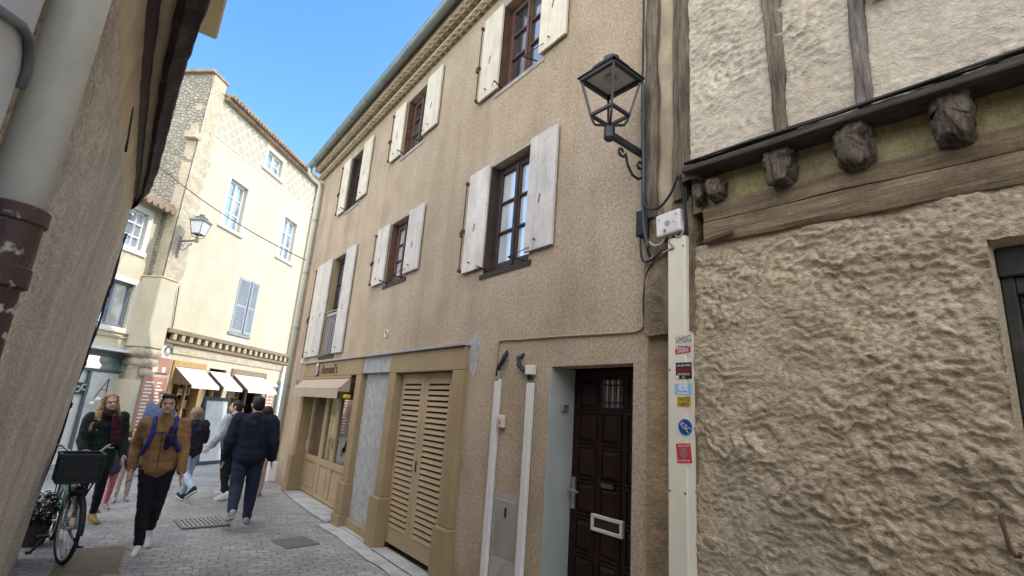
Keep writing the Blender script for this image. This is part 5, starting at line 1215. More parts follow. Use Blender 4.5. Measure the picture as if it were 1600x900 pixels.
def person(label, pos, face, h, legs, arms, c, lean=0.0, side=0.0, head=(0, 0, 0), build=1.0, vox=.011, group='people in the street', coat=0.0, hood=False, hair='short', extras=(), fists=(False, False), child=False, female=False):
    """pos: ground point; face: compass heading in degrees (0 = +y, clockwise); legs = ((hip, abd, knee, toe) right, left);
    arms = ((flex, abd, elbow, twist) right, left); local frame +y forward, +x the person's right"""
    t = thing('person', label, 'person', (pos[0], pos[1], 0), -R(face), group, world=False)
    b = build; hs = 1.16 if child else 1.0
    hipz = .525 * h; J = {}
    q = Matrix.Rotation(-R(lean), 3, 'X') @ Matrix.Rotation(R(side), 3, 'Y')
    pel = Vector((0, 0, hipz)); TH, SH, UA, FA = .245 * h, .235 * h, .172 * h, .148 * h
    up_ = lambda x, y, z: pel + q @ Vector((x * h, y * h, z * h))
    J['waist'] = up_(0, .005, .10); J['chest'] = up_(0, .0, .21); J['neck'] = up_(0, -.005, .295); J['hb'] = up_(0, .012, .335)
    hq = q @ Matrix.Rotation(-R(head[0]), 3, 'Z') @ Matrix.Rotation(-R(head[1]), 3, 'X') @ Matrix.Rotation(R(head[2]), 3, 'Y')
    hc = J['hb'] + hq @ Vector((0, .008 * h, .062 * h)) * hs
    lows = []
    for sgn, L_, key in ((1, legs[0], 'r'), (-1, legs[1], 'l')):
        hip = pel + Vector((sgn * .052 * h * b, 0, -.005 * h))
        d = rotv((0, 0, -1), 'X', R(L_[0])); d = rotv(d, 'Y', -sgn * R(L_[1]))
        kn = hip + d * TH; d2 = rotv(rotv((0, 0, -1), 'X', R(L_[0] - L_[2])), 'Y', -sgn * R(L_[1]))
        an = kn + d2 * SH
        pitch_ = R(L_[0] - L_[2] - L_[3]); ft = rotv(rotv((0, 1, 0), 'X', pitch_), 'Y', -sgn * R(L_[1] * .4)); dn = rotv(rotv((0, 0, -1), 'X', pitch_), 'Y', 0)
        ft = rotv(ft, 'Z', -sgn * R(8))
        J['hip' + key], J['kn' + key], J['an' + key], J['ft' + key], J['dn' + key] = hip, kn, an, ft, dn
        heel = an - ft * .032 * h + dn * .034 * h; toe = an + ft * .115 * h + dn * .036 * h
        J['heel' + key], J['toe' + key] = heel, toe; lows += [heel.z - .012 * h, toe.z - .010 * h]
    dz = -min(lows) + .002
    for k in J:
        if k[:2] not in ('ft', 'dn'): J[k] = J[k] + Vector((0, 0, dz))
    hc = hc + Vector((0, 0, dz)); pel = pel + Vector((0, 0, dz)); up0 = lambda x, y, z: pel + q @ Vector((x * h, y * h, z * h))
    for sgn, A_, key in ((1, arms[0], 'r'), (-1, arms[1], 'l')):
        sh = up0(sgn * .108 * b, -.008, .272)
        d = rotv(rotv((0, 0, -1), 'X', R(A_[0])), 'Y', -sgn * R(A_[1])); d = q @ d
        el = sh + d * UA
        e = rotv((0, 0, -1), 'X', R(A_[0] + A_[2])); e = rotv(e, 'Y', -sgn * R(A_[1])); e = rotv(e, 'Z', sgn * R(A_[3])); e = q @ e
        wr = el + e * FA
        J['sh' + key], J['el' + key], J['wr' + key], J['hd' + key] = sh, el, wr, e
    # ---- body (one continuous surface)
    B = MB(); r_ = lambda x: x * h
    B.cone(up0(0, 0, .0), r_(.062), J['waist'], r_(.056)).cone(J['waist'], r_(.054), J['chest'], r_(.056)).cone(up0(-.05, -.006, .24), r_(.044), up0(.05, -.006, .24), r_(.044))
    B.cone(J['chest'], r_(.046), J['neck'], r_(.036)).cone(J['neck'], r_(.034), hc - hq @ Vector((0, .01 * h, .02 * h)), r_(.033))
    s_ = h * hs
    B.ell(hc + hq @ Vector((0, -.006, .012)) * s_, (.046 * s_, .058 * s_, .056 * s_), hq).ell(hc + hq @ Vector((0, .012, -.022)) * s_, (.037 * s_, .043 * s_, .044 * s_), hq)
    B.ell(hc + hq @ Vector((0, .036, -.048)) * s_, (.017 * s_, .014 * s_, .013 * s_), hq)                                    # chin
    B.cone(hc + hq @ Vector((0, .050, .006)) * s_, .0055 * s_, hc + hq @ Vector((0, .062, -.016)) * s_, .009 * s_)           # nose
    B.ell(hc + hq @ Vector((0, .051, .014)) * s_, (.030 * s_, .009 * s_, .006 * s_), hq)                                     # brow
    for sg in (-1, 1): B.ell(hc + hq @ Vector((sg * .047, -.004, -.004)) * s_, (.008 * s_, .012 * s_, .018 * s_), hq)        # ears
    for key in 'rl':
        B.cone(J['hip' + key], r_(.048), J['kn' + key], r_(.030)).cone(J['kn' + key], r_(.030), J['an' + key], r_(.021))
        B.cone(J['heel' + key], r_(.015), J['toe' + key], r_(.013)).cone(J['an' + key], r_(.02), J['heel' + key], r_(.016))
        B.cone(J['sh' + key], r_(.032), J['el' + key], r_(.025)).cone(J['el' + key], r_(.024), J['wr' + key], r_(.0165))
        # hand: palm and five separate, unequal, slightly bent fingers
        sg = 1 if key == 'r' else -1
        f = J['hd' + key].normalized(); sd = q @ Vector((0, 1, 0)); sd = (sd - f * sd.dot(f)).normalized(); nn = f.cross(sd) * sg      # sd: thumb side (forward), nn towards the body
        w0 = J['wr' + key]; pl = .052 * h
        for o_ in (-.013, 0, .013): B.cone(w0 + sd * o_ * h * .6, r_(.0105), w0 + f * pl + sd * o_ * h, r_(.0095))
        cu = 1.1 if fists[0 if key == 'r' else 1] else .32
        for k_, (o_, ln) in enumerate(((.0195, .040), (.0065, .046), (-.0065, .043), (-.019, .034))):
            p0 = w0 + f * pl + sd * o_ * h; dd = (f + sd * o_ * 4).normalized()
            p1 = p0 + dd * ln * h * .5; d2 = (dd * math.cos(cu) - nn * math.sin(cu) * -1).normalized(); p2 = p1 + d2 * ln * h * .55
            B.cone(p0, r_(.0056), p1, r_(.0052), 8).cone(p1, r_(.0052), p2, r_(.0042), 8)
        p0 = w0 + f * pl * .25 + sd * .014 * h; p1 = p0 + (f * .55 + sd * .75 + nn * .2).normalized() * .026 * h; p2 = p1 + (f * .9 + sd * .25 + nn * .35).normalized() * .024 * h
        B.cone(p0, r_(.008), p1, r_(.0066), 8).cone(p1, r_(.0062), p2, r_(.005), 8)
    remeshed(B, 'body', c['skin'], t, min(vox, .0062), 1)
    # ---- trousers
    T = MB(); lw = c.get('legw', 1.0)
    T.ell(up0(0, -.004, .012), (r_(.094 * b), r_(.072 * b), r_(.075)), q)
    for key in 'rl':
        ank = J['an' + key].lerp(J['kn' + key], .04)
        T.ell(J['hip' + key] + Vector((0, -.015 * h, 0)), (r_(.056 * b), r_(.062 * b), r_(.07)))
        T.cone(J['hip' + key], r_(.058 * b), J['kn' + key], r_(.042 * b * lw)).cone(J['kn' + key], r_(.042 * b * lw), J['kn' + key].lerp(ank, .5), r_(.039 * lw)).cone(J['kn' + key].lerp(ank, .5), r_(.038 * lw), ank, r_(.031 * lw))
    remeshed(T, 'trousers', c['trousers'], t, vox, 2, .006 * h / 1.7, 10)
    # ---- shoes
    for key in 'rl':
        S_ = MB(); he, to, dn = J['heel' + key], J['toe' + key], J['dn' + key]
        S_.cone(he - dn * r_(.006), r_(.021), he.lerp(to, .55) - dn * r_(.004), r_(.022)).cone(he.lerp(to, .5), r_(.021), to - dn * r_(.0), r_(.017)).cone(he - dn * r_(.02), r_(.022), J['an' + key] + dn * r_(.008), r_(.024)).cone(J['an' + key] + dn * r_(.01), r_(.022), he.lerp(to, .6) - dn * r_(.006), r_(.019))
        sh = remeshed(S_, 'shoe', c['shoes'], t, min(vox, .008), 2)
        so = MB(); ft = (to - he).normalized(); sd = ft.cross(dn).normalized(); pr = []
        for u, w_ in ((-.022, .012), (-.012, .02), (.05, .022), (.10, .024), (.135, .021), (.152, .011)): pr.append((u, w_))
        poly = [he + ft * u * h + sd * w_ * h + dn * .014 * h for u, w_ in pr] + [he + ft * u * h - sd * w_ * h + dn * .014 * h for u, w_ in reversed(pr)]
        so.prism(poly, dn * .010 * h).build('sole', c.get('sole', c['shoes']), sh, bevel=.004)
    # ---- jacket / coat
    K = MB(); bulk = c.get('bulk', 1.0) * b
    hem = -.035 - coat
    K.cone(up0(-.028, 0, hem + .03), r_(.074 * bulk), up0(.028, 0, hem + .03), r_(.074 * bulk)).cone(up0(-.028, 0, hem + .05), r_(.074 * bulk), up0(-.03, 0, .12), r_(.070 * bulk)).cone(up0(.028, 0, hem + .05), r_(.074 * bulk), up0(.03, 0, .12), r_(.070 * bulk))
    K.cone(up0(-.03, 0, .12), r_(.070 * bulk), up0(-.048, -.004, .235), r_(.068 * bulk)).cone(up0(.03, 0, .12), r_(.070 * bulk), up0(.048, -.004, .235), r_(.068 * bulk))
    K.cone(up0(-.072 * b, -.008, .262), r_(.045), up0(.072 * b, -.008, .262), r_(.045)).cone(J['chest'], r_(.075 * bulk), up0(0, -.006, .27), r_(.056)).cone(up0(0, -.006, .27), r_(.052), up0(0, .0, .312), r_(.043))
    for key in 'rl':
        w_ = J['el' + key].lerp(J['wr' + key], .97)
        K.cone(J['sh' + key], r_(.046 * bulk), J['el' + key], r_(.038 * bulk)).cone(J['el' + key], r_(.037 * bulk), w_, r_(.028 * bulk))
    if hood:
        K.cone(up0(-.045, -.055, .275), r_(.036), up0(.045, -.055, .275), r_(.036)).cone(up0(0, -.052, .30), r_(.046), up0(0, -.075, .235), r_(.030)).cone(up0(-.04, -.03, .305), r_(.03), up0(.04, -.03, .305), r_(.03))
    jk = remeshed(K, 'jacket', c['jacket'], t, vox, 2, c.get('wr', .008) * h / 1.7, c.get('ws', 9))
    # flat hem band so that the jacket ends cleanly
    # ---- hair
    hr = MB(); P = lambda x, y, z: hc + hq @ Vector((x, y, z)) * s_
    if hair in ('short', 'buzz'):
        k_ = 1.0 if hair == 'short' else .95
        hr.ell(P(0, -.010, .022), (.0505 * s_ * k_, .060 * s_ * k_, .0555 * s_ * k_), hq).ell(P(0, -.030, .0), (.047 * s_, .040 * s_, .050 * s_), hq)
        if hair == 'short': hr.cone(P(-.028, .036, .052), .018 * s_, P(.028, .036, .054), .018 * s_)
        for sg in (-1, 1): hr.cone(P(sg * .043, .008, .015), .010 * s_, P(sg * .044, .008, -.012), .007 * s_)
    elif hair == 'bob':
        hr.ell(P(0, -.012, .018), (.058 * s_, .066 * s_, .060 * s_), hq)
        for sg in (-1, 0, 1): hr.cone(P(sg * .036, -.030 + .016 * abs(sg), .0), .036 * s_, P(sg * .034, -.030, -.062), .026 * s_)
    elif hair == 'long':
        hr.ell(P(0, -.014, .022), (.055 * s_, .062 * s_, .058 * s_), hq)
        for sg in (-1, 1):
            hr.cone(P(sg * .036, .010, .035), .024 * s_, P(sg * .050, -.006, -.03), .018 * s_).cone(P(sg * .050, -.006, -.03), .022 * s_, P(sg * .068, .0, -.13), .020 * s_).cone(P(sg * .068, .0, -.13), .024 * s_, P(sg * .085, .005, -.21), .012 * s_)
        hr.cone(P(0, -.04, 0), .042 * s_, P(.01, -.055, -.15), .045 * s_).cone(P(.03, -.04, -.02), .035 * s_, P(.10, -.03, -.17), .03 * s_)
        hr.cone(P(.05, -.02, -.05), .03 * s_, P(.13, -.01, -.20), .016 * s_)
    elif hair == 'bun':
        hr.ell(P(0, -.010, .020), (.052 * s_, .062 * s_, .056 * s_), hq).ell(P(0, -.068, .02), (.028 * s_, .026 * s_, .028 * s_), hq).ell(P(0, -.030, -.01), (.046 * s_, .038 * s_, .045 * s_), hq)
    # keep the face clear: hair never comes in front of the brow plane below the hairline
    ho = remeshed(hr, 'hair', c['hair'], t, min(vox, .008), 1, .004 if hair != 'long' else .007, 34 if hair != 'long' else 22)
    iv = hq.transposed()
    for v in ho.data.vertices:
        l = iv @ (v.co - hc) / s_
        if l.y > .028 and l.z < .045: v.co = v.co + hq @ Vector((0, -(l.y - .028) * 1.0, 0)) * s_
    # ---- face details
    for sg in (-1, 1):
        MB().ell(P(sg * .018, .0475, .003), (.0068 * s_, .004 * s_, .0036 * s_), hq, 8, 6).build('eye', m_eye, t, smooth=True)
        MB().cone(P(sg * .009, .056, .0145), .0026 * s_, P(sg * .028, .052, .0165), .0022 * s_, 6, 2).build('eyebrow', c['hair'], t, smooth=True)
    MB().cone(P(-.012, .0505, -.031), .0032 * s_, P(.012, .0505, -.031), .0032 * s_, 6, 2).build('mouth', m_lip, t, smooth=True)
    return t, J, up0, P, q, s_

navy = cloth('navy_jacket_cloth', (.010, .013, .028)); black = cloth('black_trouser_cloth', (.012, .012, .016)); jeans = cloth('pale_blue_jeans', (.36, .45, .56))
dkblue = cloth('dark_blue_jeans', (.018, .022, .045)); brown_hair = mat('dark_brown_hair', (.030, .018, .012), (.016, .010, .008), 30, .5); white_shoe = flat('white_shoe_leather', (.62, .62, .62), .5)
grey_shoe = flat('grey_shoe', (.28, .28, .30), .6); black_hair = mat('black_hair', (.016, .012, .011), (.008, .007, .007), 30, .45)
# 1 man walking towards the camera
t, J, U, P, q, s_ = person('man in brown fleece jacket with blue backpack straps and white trainers, walking forward', (.47, 7.28), 180 + 4, 1.69,
    ((3, -5, 3, 0), (0, -3, 44, -8)), ((-24, 13, 44, 34), (8, 7, 18, 8)),
    dict(skin=m_skin, trousers=black, shoes=white_shoe, sole=white_shoe, jacket=cloth('brown_fleece', (.27, .155, .07), .95, 120, (.20, .11, .048)), hair=brown_hair, bulk=1.04, wr=.010, legw=.98), lean=2, side=2.5, head=(4, -9, 0), fists=(True, False))
m_strap = cloth('royal_blue_nylon', (.03, .03, .19), .6); m_navy_nylon = cloth('navy_nylon', (.012, .014, .06), .5)
def strap_path(sg): return [U(sg * .062, -.070, .26), U(sg * .064, -.035, .312), U(sg * .062, .020, .312), U(sg * .060, .062, .272), U(sg * .062, .083, .215), U(sg * .074, .083, .16), U(sg * .098, .050, .11), U(sg * .104, 0, .08)]
bk = MB().cone(U(-.04, -.125, .25), .075, U(.04, -.125, .25), .075).cone(U(-.045, -.125, .10), .085, U(.045, -.125, .10), .085).cone(U(0, -.125, .25), .09, U(0, -.13, .08), .10)
pack = remeshed(bk, 'backpack', m_strap, t, .012, 2, .006)
for sg in (1, -1):
    pts = strap_path(sg); mb = MB()
    for a_, b_ in zip(pts, pts[1:]): mb.cone(a_, .026, b_, .026, 8, 2)
    remeshed(mb, 'shoulder_strap', m_strap, pack, .009, 2)
mb = MB().cone(U(-.05, .085, .245), .040, U(-.045, .098, .165), .046).cone(U(-.045, .095, .2), .046, U(-.03, .098, .135), .034); remeshed(mb, 'chest_pouch', m_navy_nylon, pack, .009, 2, .004)
MB().bar(U(.062, .088, .225), U(-.02, .098, .225), .004, .012).build('chest_clip', m_strap, pack)
mb = MB()
mb.tube([U(.004, .083, z) for z in (.235, .18, .12, .06, .0)], .0035, 5); mb.build('zip', flat('dark_zip', (.08, .045, .02), .5), t)
# 2 woman behind the bicycle
t, J, U, P, q, s_ = person('woman with long fair hair, dark green-black coat and maroon scarf standing behind the bicycle', (-.10, 8.85), 180 - 16, 1.62,
    ((4, 2, 4, 0), (-4, 2, 6, 0)), ((10, 11, 30, 20), (4, 10, 30, 20)),
    dict(skin=m_skin2, trousers=black, shoes=flat('tan_suede_shoe', (.30, .19, .10), .8), jacket=cloth('green_black_coat', (.016, .024, .022)), hair=mat('fair_hair', (.34, .23, .12), (.20, .13, .07), 26, .5, bumps=[(60, .8, .004, (3, 3, .4))]), bulk=1.08, legw=.9),
    lean=6, side=4, head=(-8, -6, 6), coat=.10, hair='long', female=True, vox=.012)
sc_m = cloth('maroon_scarf_wool', (.055, .016, .026), .95, 60)
mb = MB()
for k in range(14):
    a0, a1 = 2 * math.pi * k / 14, 2 * math.pi * (k + 1) / 14
    mb.cone(U(.048 * math.cos(a0), .012 + .052 * math.sin(a0), .305 + .008 * math.sin(2 * a0)), .036, U(.048 * math.cos(a1), .012 + .052 * math.sin(a1), .305 + .008 * math.sin(2 * a1)), .036, 10, 2)
mb.cone(U(-.03, .085, .29), .04, U(-.05, .09, .10), .045).cone(U(-.06, .08, .27), .035, U(-.085, .07, .07), .04)
remeshed(mb, 'scarf', sc_m, t, .011, 2, .008, 14)
# 3 man in navy jacket from behind
person('heavily built man in navy hooded jacket and dark jeans, walking away past the drain', (1.60, 8.35), 8, 1.73,
    ((2, 1, 3, 0), (-12, 0, 40, -34)), ((-8, 14, 30, 16), (-2, 13, 26, 14)),
    dict(skin=m_skin, trousers=dkblue, shoes=grey_shoe, sole=flat('pale_rubber_sole', (.42, .41, .40), .7), jacket=navy, hair=black_hair, bulk=1.26, wr=.010, ws=6, legw=1.16), lean=2, head=(-12, -4, 0), build=1.10, hood=True, hair='short')
# 4 woman with short fair hair walking away
person('woman with short fair hair, dark padded jacket and pale jeans, walking away', (1.08, 10.35), -24, 1.50,
    ((14, 1, 6, 0), (-14, 0, 44, -26)), ((8, 12, 70, 10), (4, 12, 60, 10)),
    dict(skin=m_skin2, trousers=jeans, shoes=dkblue, sole=white_shoe, jacket=cloth('dark_padded_jacket', (.012, .013, .022), .6), hair=mat('ash_blond_hair', (.30, .22, .14), (.20, .14, .09), 24, .5), bulk=1.22, wr=.012, legw=1.1), lean=6, head=(6, -12, 0), hair='bob', vox=.012)
# 5 woman in a grey jacket, profile to the left
t, J, U, P, q, s_ = person('person in pale grey jacket with black backpack, looking left towards the shop', (1.66, 10.35), -38, 1.60,
    ((8, 1, 6, 0), (-6, 1, 12, 0)), ((6, 12, 40, 0), (0, 14, 36, -4)),
    dict(skin=m_skin2, trousers=black, shoes=white_shoe, jacket=cloth('pale_grey_jacket', (.30, .34, .37), .7), hair=brown_hair, bulk=1.16, wr=.011), lean=2, head=(-34, -4, 0), hair='bun', vox=.012)
mb = MB()
for sg in (1, -1):
    pts = [U(sg * .075, .03, .30), U(sg * .072, -.03, .312), U(sg * .070, -.075, .27), U(sg * .070, -.088, .20), U(sg * .085, -.06, .12)]
    for a_, b_ in zip(pts, pts[1:]): mb.cone(a_, .020, b_, .020, 8, 2)
mb.cone(U(-.03, -.115, .22), .045, U(.03, -.115, .12), .055)
remeshed(mb, 'backpack', m_black_plastic, t, .011, 2)
# 6 person in pink trousers partly hidden by the navy man
person('person in pale pink trousers and a dark jacket, mostly hidden behind the navy hooded man', (2.18, 10.45), 10, 1.55,
    ((10, 1, 8, 0), (-10, 1, 16, -6)), ((10, 10, 20, 0), (0, 12, 10, 0)),
    dict(skin=m_skin2, trousers=cloth('pale_pink_cloth', (.46, .29, .28)), shoes=grey_shoe, jacket=navy, hair=brown_hair, bulk=1.1), hair='bob', vox=.013)
# 7 child in a pale fleece
person('small child in beige fleece coat and pale trousers, left of the brown-jacketed man', (.27, 10.45), 172, 1.10,
    ((2, 2, 3, 0), (-3, 2, 5, 0)), ((6, 14, 20, 0), (2, 14, 16, 0)),
    dict(skin=m_skin2, trousers=cloth('pale_beige_cloth', (.46, .38, .33)), shoes=grey_shoe, jacket=cloth('beige_fleece', (.40, .29, .20), .95, 90), hair=mat('child_brown_hair', (.16, .09, .05), (.10, .06, .035), 24, .5), bulk=1.2), hair='bob', child=True, vox=.012)
# 8 child in pink leggings behind the woman
person('child in pink leggings and a slate-blue coat, partly hidden behind the fair-haired woman', (.06, 9.75), 160, 1.12,
    ((8, 2, 5, 0), (-8, 2, 10, -4)), ((6, 12, 20, 0), (2, 12, 16, 0)),
    dict(skin=m_skin2, trousers=cloth('pink_leggings', (.50, .18, .22)), shoes=flat('dusty_pink_shoe', (.36, .22, .2), .7), jacket=cloth('slate_blue_coat', (.055, .065, .10)), hair=bpy.data.materials['child_brown_hair'], bulk=1.15), hair='bob', child=True, coat=.04, vox=.012)
# 9 distant person in blue behind the brown-jacketed man
person('grey-haired person in a blue jacket, far back beside the tall menu board', (.68, 13.3), 195, 1.66,
    ((3, 1, 4, 0), (-4, 1, 6, 0)), ((6, 12, 20, 0), (2, 12, 16, 0)),
    dict(skin=m_skin2, trousers=dkblue, shoes=grey_shoe, jacket=cloth('bright_blue_jacket', (.085, .12, .22), .8), hair=mat('grey_hair', (.22, .20, .19), (.15, .135, .13), 24, .5), bulk=1.15), hair='short', vox=.014)

# ------------------------------------------------------------------ bicycle with a front basket, local frame: +y = forward
def bicycle():
    ang = math.pi - math.atan2(.09, .6) * -1
    t = thing('bicycle', 'dark green town bicycle with black front basket, standing on its kickstand', 'bicycle', (-.18, 7.03, 0), R(180 + 8.5), world=False)
    m_grn = mat('dark_green_bike_paint', (.015, .14, .105), (.012, .11, .085), 6, .35, spec=.5); m_sil = flat('silver_alloy', (.52, .52, .53), .28, .85); m_tyre = flat('black_rubber', (.016, .016, .017), .8)
    r = .335; W0 = Vector((0, .0, r)); W1 = Vector((0, -1.08, r))
    st = Matrix.Rotation(R(9), 3, 'Z')
    for ctr, steer in ((W0, st), (W1, Matrix.Identity(3))):
        ax = steer @ Vector((1, 0, 0)); w = MB().ring(ctr, ax, .022, .012, 12, 6).tube([ctr - ax * .05, ctr + ax * .05], .012, 8).build('wheel', m_sil, t, smooth=True)
        MB().ring(ctr, ax, r - .020, .020, 48, 8).build('tyre', m_tyre, w, smooth=True); MB().ring(ctr, ax, r - .044, .011, 48, 6).build('rim', m_sil, w, smooth=True)
        mb = MB(); u = ax.orthogonal().normalized(); v = ax.cross(u)
        for k in range(28):
            a = 2 * math.pi * k / 28; d = u * math.cos(a) + v * math.sin(a); s2 = (1 if k % 2 else -1)
            mb.tube([ctr + ax * .03 * s2 + d * .02, ctr + d * (r - .045)], .0016, 4)
        mb.build('spokes', m_sil, w)
        mb = MB()
        a0, a1 = (-.15, 2.2) if ctr is W0 else (.2, 3.0)
        pth = []
        for k in range(17):
            a = a0 + (a1 - a0) * k / 16 + (math.pi / 2 - .6 if ctr is W0 else 0); pth.append(ctr + steer @ Vector((0, -math.cos(a) if ctr is not W0 else -math.cos(a), math.sin(a))) * (r + .022))
        o = len(mb.v)
        for p_ in pth:
            d = (p_ - ctr).normalized()
            for x, z in ((-.028, -.012), (-.018, .004), (.018, .004), (.028, -.012)): mb.v.append(tuple(p_ + ax * x + d * z))
        for k in range(16):
            for j in range(3): mb.f.append((o + k * 4 + j, o + k * 4 + j + 1, o + k * 4 + j + 5, o + k * 4 + j + 4))
        mb.build('mudguard', m_black_plastic if ctr is W0 else m_grn, t, smooth=True)
    hd0 = Vector((0, -.20, .72)); hd1 = Vector((0, -.25, .90)); bb = Vector((0, -.62, .29)); se = Vector((0, -.80, .82))
    mb = MB().tube([hd0, hd1], .022, 10).tube([hd0 + (hd1 - hd0) * .2, Vector((0, -.36, .50)), bb], .022, 10).tube([hd0 + (hd1 - hd0) * .75, Vector((0, -.42, .58)), Vector((0, -.69, .46))], .017, 10).tube([bb, se], .018, 10)
    for sx in (-.06, .06): mb.tube([bb, W1 + Vector((sx, 0, 0))], .011, 8).tube([se - Vector((0, -.01, .10)), W1 + Vector((sx, 0, 0))], .010, 8)
    mb.build('frame', m_grn, t, smooth=True)
    mb = MB(); cr = hd0 + Vector((0, .02, -.03))
    mb.tube([hd0, cr], .024, 10).tube([cr + st @ Vector((-.06, 0, 0)), cr + st @ Vector((.06, 0, 0))], .018, 8)
    for sx in (-.058, .058): mb.tube([cr + st @ Vector((sx, 0, 0)), cr.lerp(W0, .55) + st @ Vector((sx, -.012, 0)), W0 + st @ Vector((sx, 0, 0))], [.017, .014, .011], 8)
    mb.build('fork', m_sil, t, smooth=True)
    stem = hd1 + Vector((0, -.03, .13)); mb = MB().tube([hd1, stem, stem + st @ Vector((0, .05, .02))], .013, 8)
    hb = []
    for sg in (-1, 1):
        base = stem + st @ Vector((0, .05, .02)); hb.append([base + st @ Vector(p) for p in ((0, 0, 0), (sg * .07, .01, -.02), (sg * .13, .0, -.01), (sg * .20, -.05, .045), (sg * .26, -.12, .055), (sg * .285, -.19, .05))])
    for p_ in hb: mb.tube(p_, .0115, 8)
    hbar = mb.build('handlebar', m_sil, t, smooth=True)
    for p_ in hb: MB().tube([p_[3].lerp(p_[4], .5), p_[4], p_[5]], .0165, 10).build('grip', m_tyre, hbar, smooth=True)
    for p_ in hb: MB().tube([p_[3], p_[3] + st @ Vector((0, .05, -.02)), p_[4] + st @ Vector((0, .075, -.03))], .006, 6).build('brake_lever', m_sil, hbar, smooth=True)
    mb = MB()
    for sg in (-1, 1): mb.tube([hb[0][2] if sg < 0 else hb[1][2], stem + st @ Vector((sg * .08, .12, .02)), stem + st @ Vector((sg * .02, .10, -.12)), hd0], .004, 5)
    mb.build('brake_cable', m_black_plastic, hbar, smooth=True)
    # crate-like basket with slotted sides
    def basket():
        mb = MB(); x0, x1, y0, y1, z0, z1 = -.125, .215, -.14, .20, .79, 1.045; tp = .02
        def wall_(a, b, inset):   # slotted side between two bottom corners
            a, b = Vector(a), Vector(b); n = 15; d = (b - a) / n
            for k in range(n + 1): mb.bar(a + d * k, a + d * k + Vector((0, 0, z1 - z0)), .008, .012, (b - a).normalized())
            for f in (0.02, .33, .66, .97): mb.bar(a + Vector((0, 0, (z1 - z0) * f)), b + Vector((0, 0, (z1 - z0) * f)), .012, .016)
        c4 = [(x0, y0, z0), (x1, y0, z0), (x1, y1, z0), (x0, y1, z0)]
        for i in range(4): wall_(c4[i], c4[(i + 1) % 4], 0)
        mb.box(x0, x1, y0, y1, z0 - .012, z0)
        mb.box(x0 + .03, x1 - .03, y1 - .02, y1 - .008, z0 + .03, z1 - .03); mb.box(x1 - .02, x1 - .008, y0, y1, z0 + .02, z1 - .06); mb.box(x0 + .03, x1 - .03, y0 + .01, y0 + .02, z0, z1)
        for i in range(4):
            a, b = Vector(c4[i]), Vector(c4[(i + 1) % 4]); mb.bar(a + Vector((0, 0, z1 - z0)), b + Vector((0, 0, z1 - z0)), .028, .022)
        b_ = mb.build('basket', m_black_plastic, t)
        MB().bar((.0, .205, .79), (0, .06, .60), .02, .02).bar((-.1, .1, .79), (-.04, 0, .55), .012, .012).bar((.1, .1, .79), (.04, 0, .55), .012, .012).build('basket_bracket', m_black_plastic, t)
    basket()
    MB().ell((0, .10, .70), (.045, .06, .045)).build('headlight', m_black_plastic, t, smooth=True)
    mb = MB().cone(se + Vector((0, .10, .06)), .03, se + Vector((0, -.06, .06)), .085).cone(se + Vector((-.05, -.10, .06)), .05, se + Vector((.05, -.10, .06)), .05); remeshed(mb, 'saddle', m_tyre, t, .012, 2)
    MB().ring(bb + Vector((.05, 0, 0)), (1, 0, 0), .09, .006, 28, 6).tube([bb + Vector((-.07, 0, 0)), bb + Vector((.07, 0, 0))], .016, 8).tube([bb + Vector((.065, 0, 0)), bb + Vector((.085, .12, -.12))], .010, 6).tube([bb + Vector((-.065, 0, 0)), bb + Vector((-.085, -.12, .12))], .010, 6).build('crankset', m_sil, t, smooth=True)
    for sg, d in ((1, Vector((.13, .12, -.12))), (-1, Vector((-.13, -.12, .12)))): MB().box(bb.x + d.x - .045, bb.x + d.x + .045, bb.y + d.y - .04, bb.y + d.y + .04, bb.z + d.z - .012, bb.z + d.z + .012).build('pedal', m_tyre, t, bevel=.005)
    for sg in (-1, 1): MB().tube([Vector((sg * .03, -.60, .30)), Vector((sg * .12, -.58, .12)), Vector((sg * .195, -.56, .012)), Vector((sg * .235, -.56, .010))], [.014, .014, .014, .016], 8).build('kickstand', m_tyre, t, smooth=True)
    mb = MB().tube([(-.07, -.84, .72), (-.07, -1.30, .72), (.07, -1.30, .72), (.07, -.84, .72)], .008, 6)
    for sg in (-1, 1): mb.tube([(sg * .07, -1.2, .72), W1 + Vector((sg * .065, 0, 0))], .006, 6)
    mb.build('luggage_rack', m_black_plastic, t)
bicycle()
# dark leafy plant in a pot in the corner behind the bicycle
t = thing('potted_plant', 'dark leafy plant in a low dark pot behind the bicycle', 'plant', (-.50, 7.95, 0), world=False)
MB().tube([(0, 0, 0), (0, 0, .02), (0, 0, .20), (0, 0, .22), (0, 0, .21)], [.11, .12, .15, .16, .13], 18).build('pot', flat('dark_clay', (.06, .05, .045), .8), t)
random.seed(5); mb = MB(); sm = MB()
for k in range(420):
    a = random.uniform(0, 2 * math.pi); rr = random.uniform(.03, .30) * random.uniform(.5, 1); z = .2 + random.uniform(0, .36) * (1 - rr / .6) - max(0, rr - .18) * .8
    c_ = Vector((rr * math.cos(a), rr * math.sin(a), z)); d = Vector((math.cos(a), math.sin(a), random.uniform(-.5, .7))).normalized(); s2 = d.cross(Vector((random.uniform(-.4, .4), random.uniform(-.4, .4), 1))).normalized()
    L_ = random.uniform(.05, .09); w_ = L_ * .3; up2 = s2.cross(d)
    mb.add([c_, c_ + d * L_ * .5 + s2 * w_ + up2 * .008, c_ + d * L_ - up2 * .01, c_ + d * L_ * .5 - s2 * w_ + up2 * .008], [(0, 1, 2, 3)])
    if k % 12 == 0: sm.tube([(0, 0, .15), c_ * .6 + Vector((0, 0, .1)), c_], .004, 5)
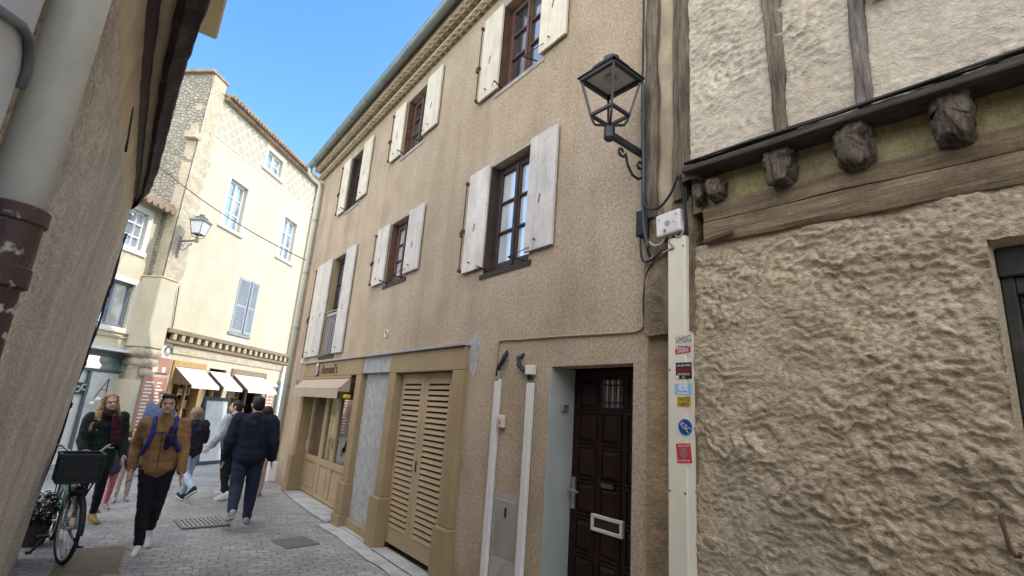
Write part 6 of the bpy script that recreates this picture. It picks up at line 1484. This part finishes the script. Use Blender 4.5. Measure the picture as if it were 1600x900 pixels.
mb.build('leaves', mat('dark_green_leaf', (.030, .055, .022), (.014, .028, .014), 14, .5), t); sm.build('stems', flat('stem', (.06, .05, .03), .8), t)
# ------------------------------------------------------------------ camera, sky and sun
cam = bpy.data.cameras.new('camera'); cam.sensor_width = 36; cam.lens = 18.02; cam.clip_start = .05; cam.clip_end = 2000
co = bpy.data.objects.new('camera', cam); COL.objects.link(co); sc.camera = co
pitch, roll, yaw = .24013, .0730, .6211
fw = Vector((math.sin(yaw) * math.cos(pitch), math.cos(yaw) * math.cos(pitch), math.sin(pitch)))
rt = Vector((math.cos(yaw), -math.sin(yaw), 0)); up = rt.cross(fw)
r2 = rt * math.cos(roll) + up * math.sin(roll); u2 = up * math.cos(roll) - rt * math.sin(roll)
M4 = Matrix.Identity(4)
for i in range(3): M4[i][0], M4[i][1], M4[i][2] = r2[i], u2[i], -fw[i]
M4.translation = (0, 0, H); co.matrix_world = M4
SUN_AZ, SUN_EL = R(118), R(40)
S = Vector((math.sin(SUN_AZ) * math.cos(SUN_EL), math.cos(SUN_AZ) * math.cos(SUN_EL), math.sin(SUN_EL)))
sl = bpy.data.lights.new('sun', 'SUN'); sl.energy = 3.5; sl.angle = R(.5); sl.color = (1.0, .94, .84)
so = bpy.data.objects.new('sun', sl); COL.objects.link(so); so.rotation_euler = S.to_track_quat('Z', 'Y').to_euler(); so.location = (20, -10, 30)
w = bpy.data.worlds.new('World'); sc.world = w; w.use_nodes = True; nt = w.node_tree
sky = nt.nodes.new('ShaderNodeTexSky'); sky.sky_type = 'NISHITA'; sky.sun_disc = False
sky.sun_elevation = SUN_EL; sky.sun_rotation = SUN_AZ; sky.air_density = 1.0; sky.dust_density = .6; sky.ozone_density = 1.2
bg = nt.nodes['Background']; bg.inputs['Strength'].default_value = 1.0
def nd(t): return nt.nodes.new(t)
hs = nd('ShaderNodeHueSaturation'); hs.inputs['Saturation'].default_value = 1.27; hs.inputs['Value'].default_value = .41
nt.links.new(sky.outputs['Color'], hs.inputs['Color'])
# added warm-white fill in the unseen sky behind the camera, brightens shaded walls
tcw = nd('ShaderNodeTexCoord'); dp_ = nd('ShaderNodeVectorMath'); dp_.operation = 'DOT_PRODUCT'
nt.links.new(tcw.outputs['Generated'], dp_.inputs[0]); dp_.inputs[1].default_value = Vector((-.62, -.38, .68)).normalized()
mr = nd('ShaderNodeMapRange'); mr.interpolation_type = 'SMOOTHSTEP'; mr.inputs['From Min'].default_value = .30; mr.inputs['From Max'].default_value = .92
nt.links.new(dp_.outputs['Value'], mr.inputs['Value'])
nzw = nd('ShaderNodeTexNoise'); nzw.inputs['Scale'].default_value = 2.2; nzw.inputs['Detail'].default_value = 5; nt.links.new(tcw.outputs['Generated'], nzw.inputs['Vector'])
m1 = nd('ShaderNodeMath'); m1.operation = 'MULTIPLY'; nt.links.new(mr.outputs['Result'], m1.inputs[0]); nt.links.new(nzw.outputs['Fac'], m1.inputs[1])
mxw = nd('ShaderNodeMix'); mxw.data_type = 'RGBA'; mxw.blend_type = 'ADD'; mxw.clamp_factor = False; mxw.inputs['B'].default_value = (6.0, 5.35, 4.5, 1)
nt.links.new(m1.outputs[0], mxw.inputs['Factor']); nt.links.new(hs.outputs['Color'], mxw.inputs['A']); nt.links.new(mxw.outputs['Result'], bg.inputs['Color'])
sc.view_settings.view_transform = 'Standard'; sc.view_settings.look = 'None'; sc.view_settings.exposure = 0; sc.view_settings.gamma = 1
sc.cycles.max_bounces = 8; sc.cycles.diffuse_bounces = 6
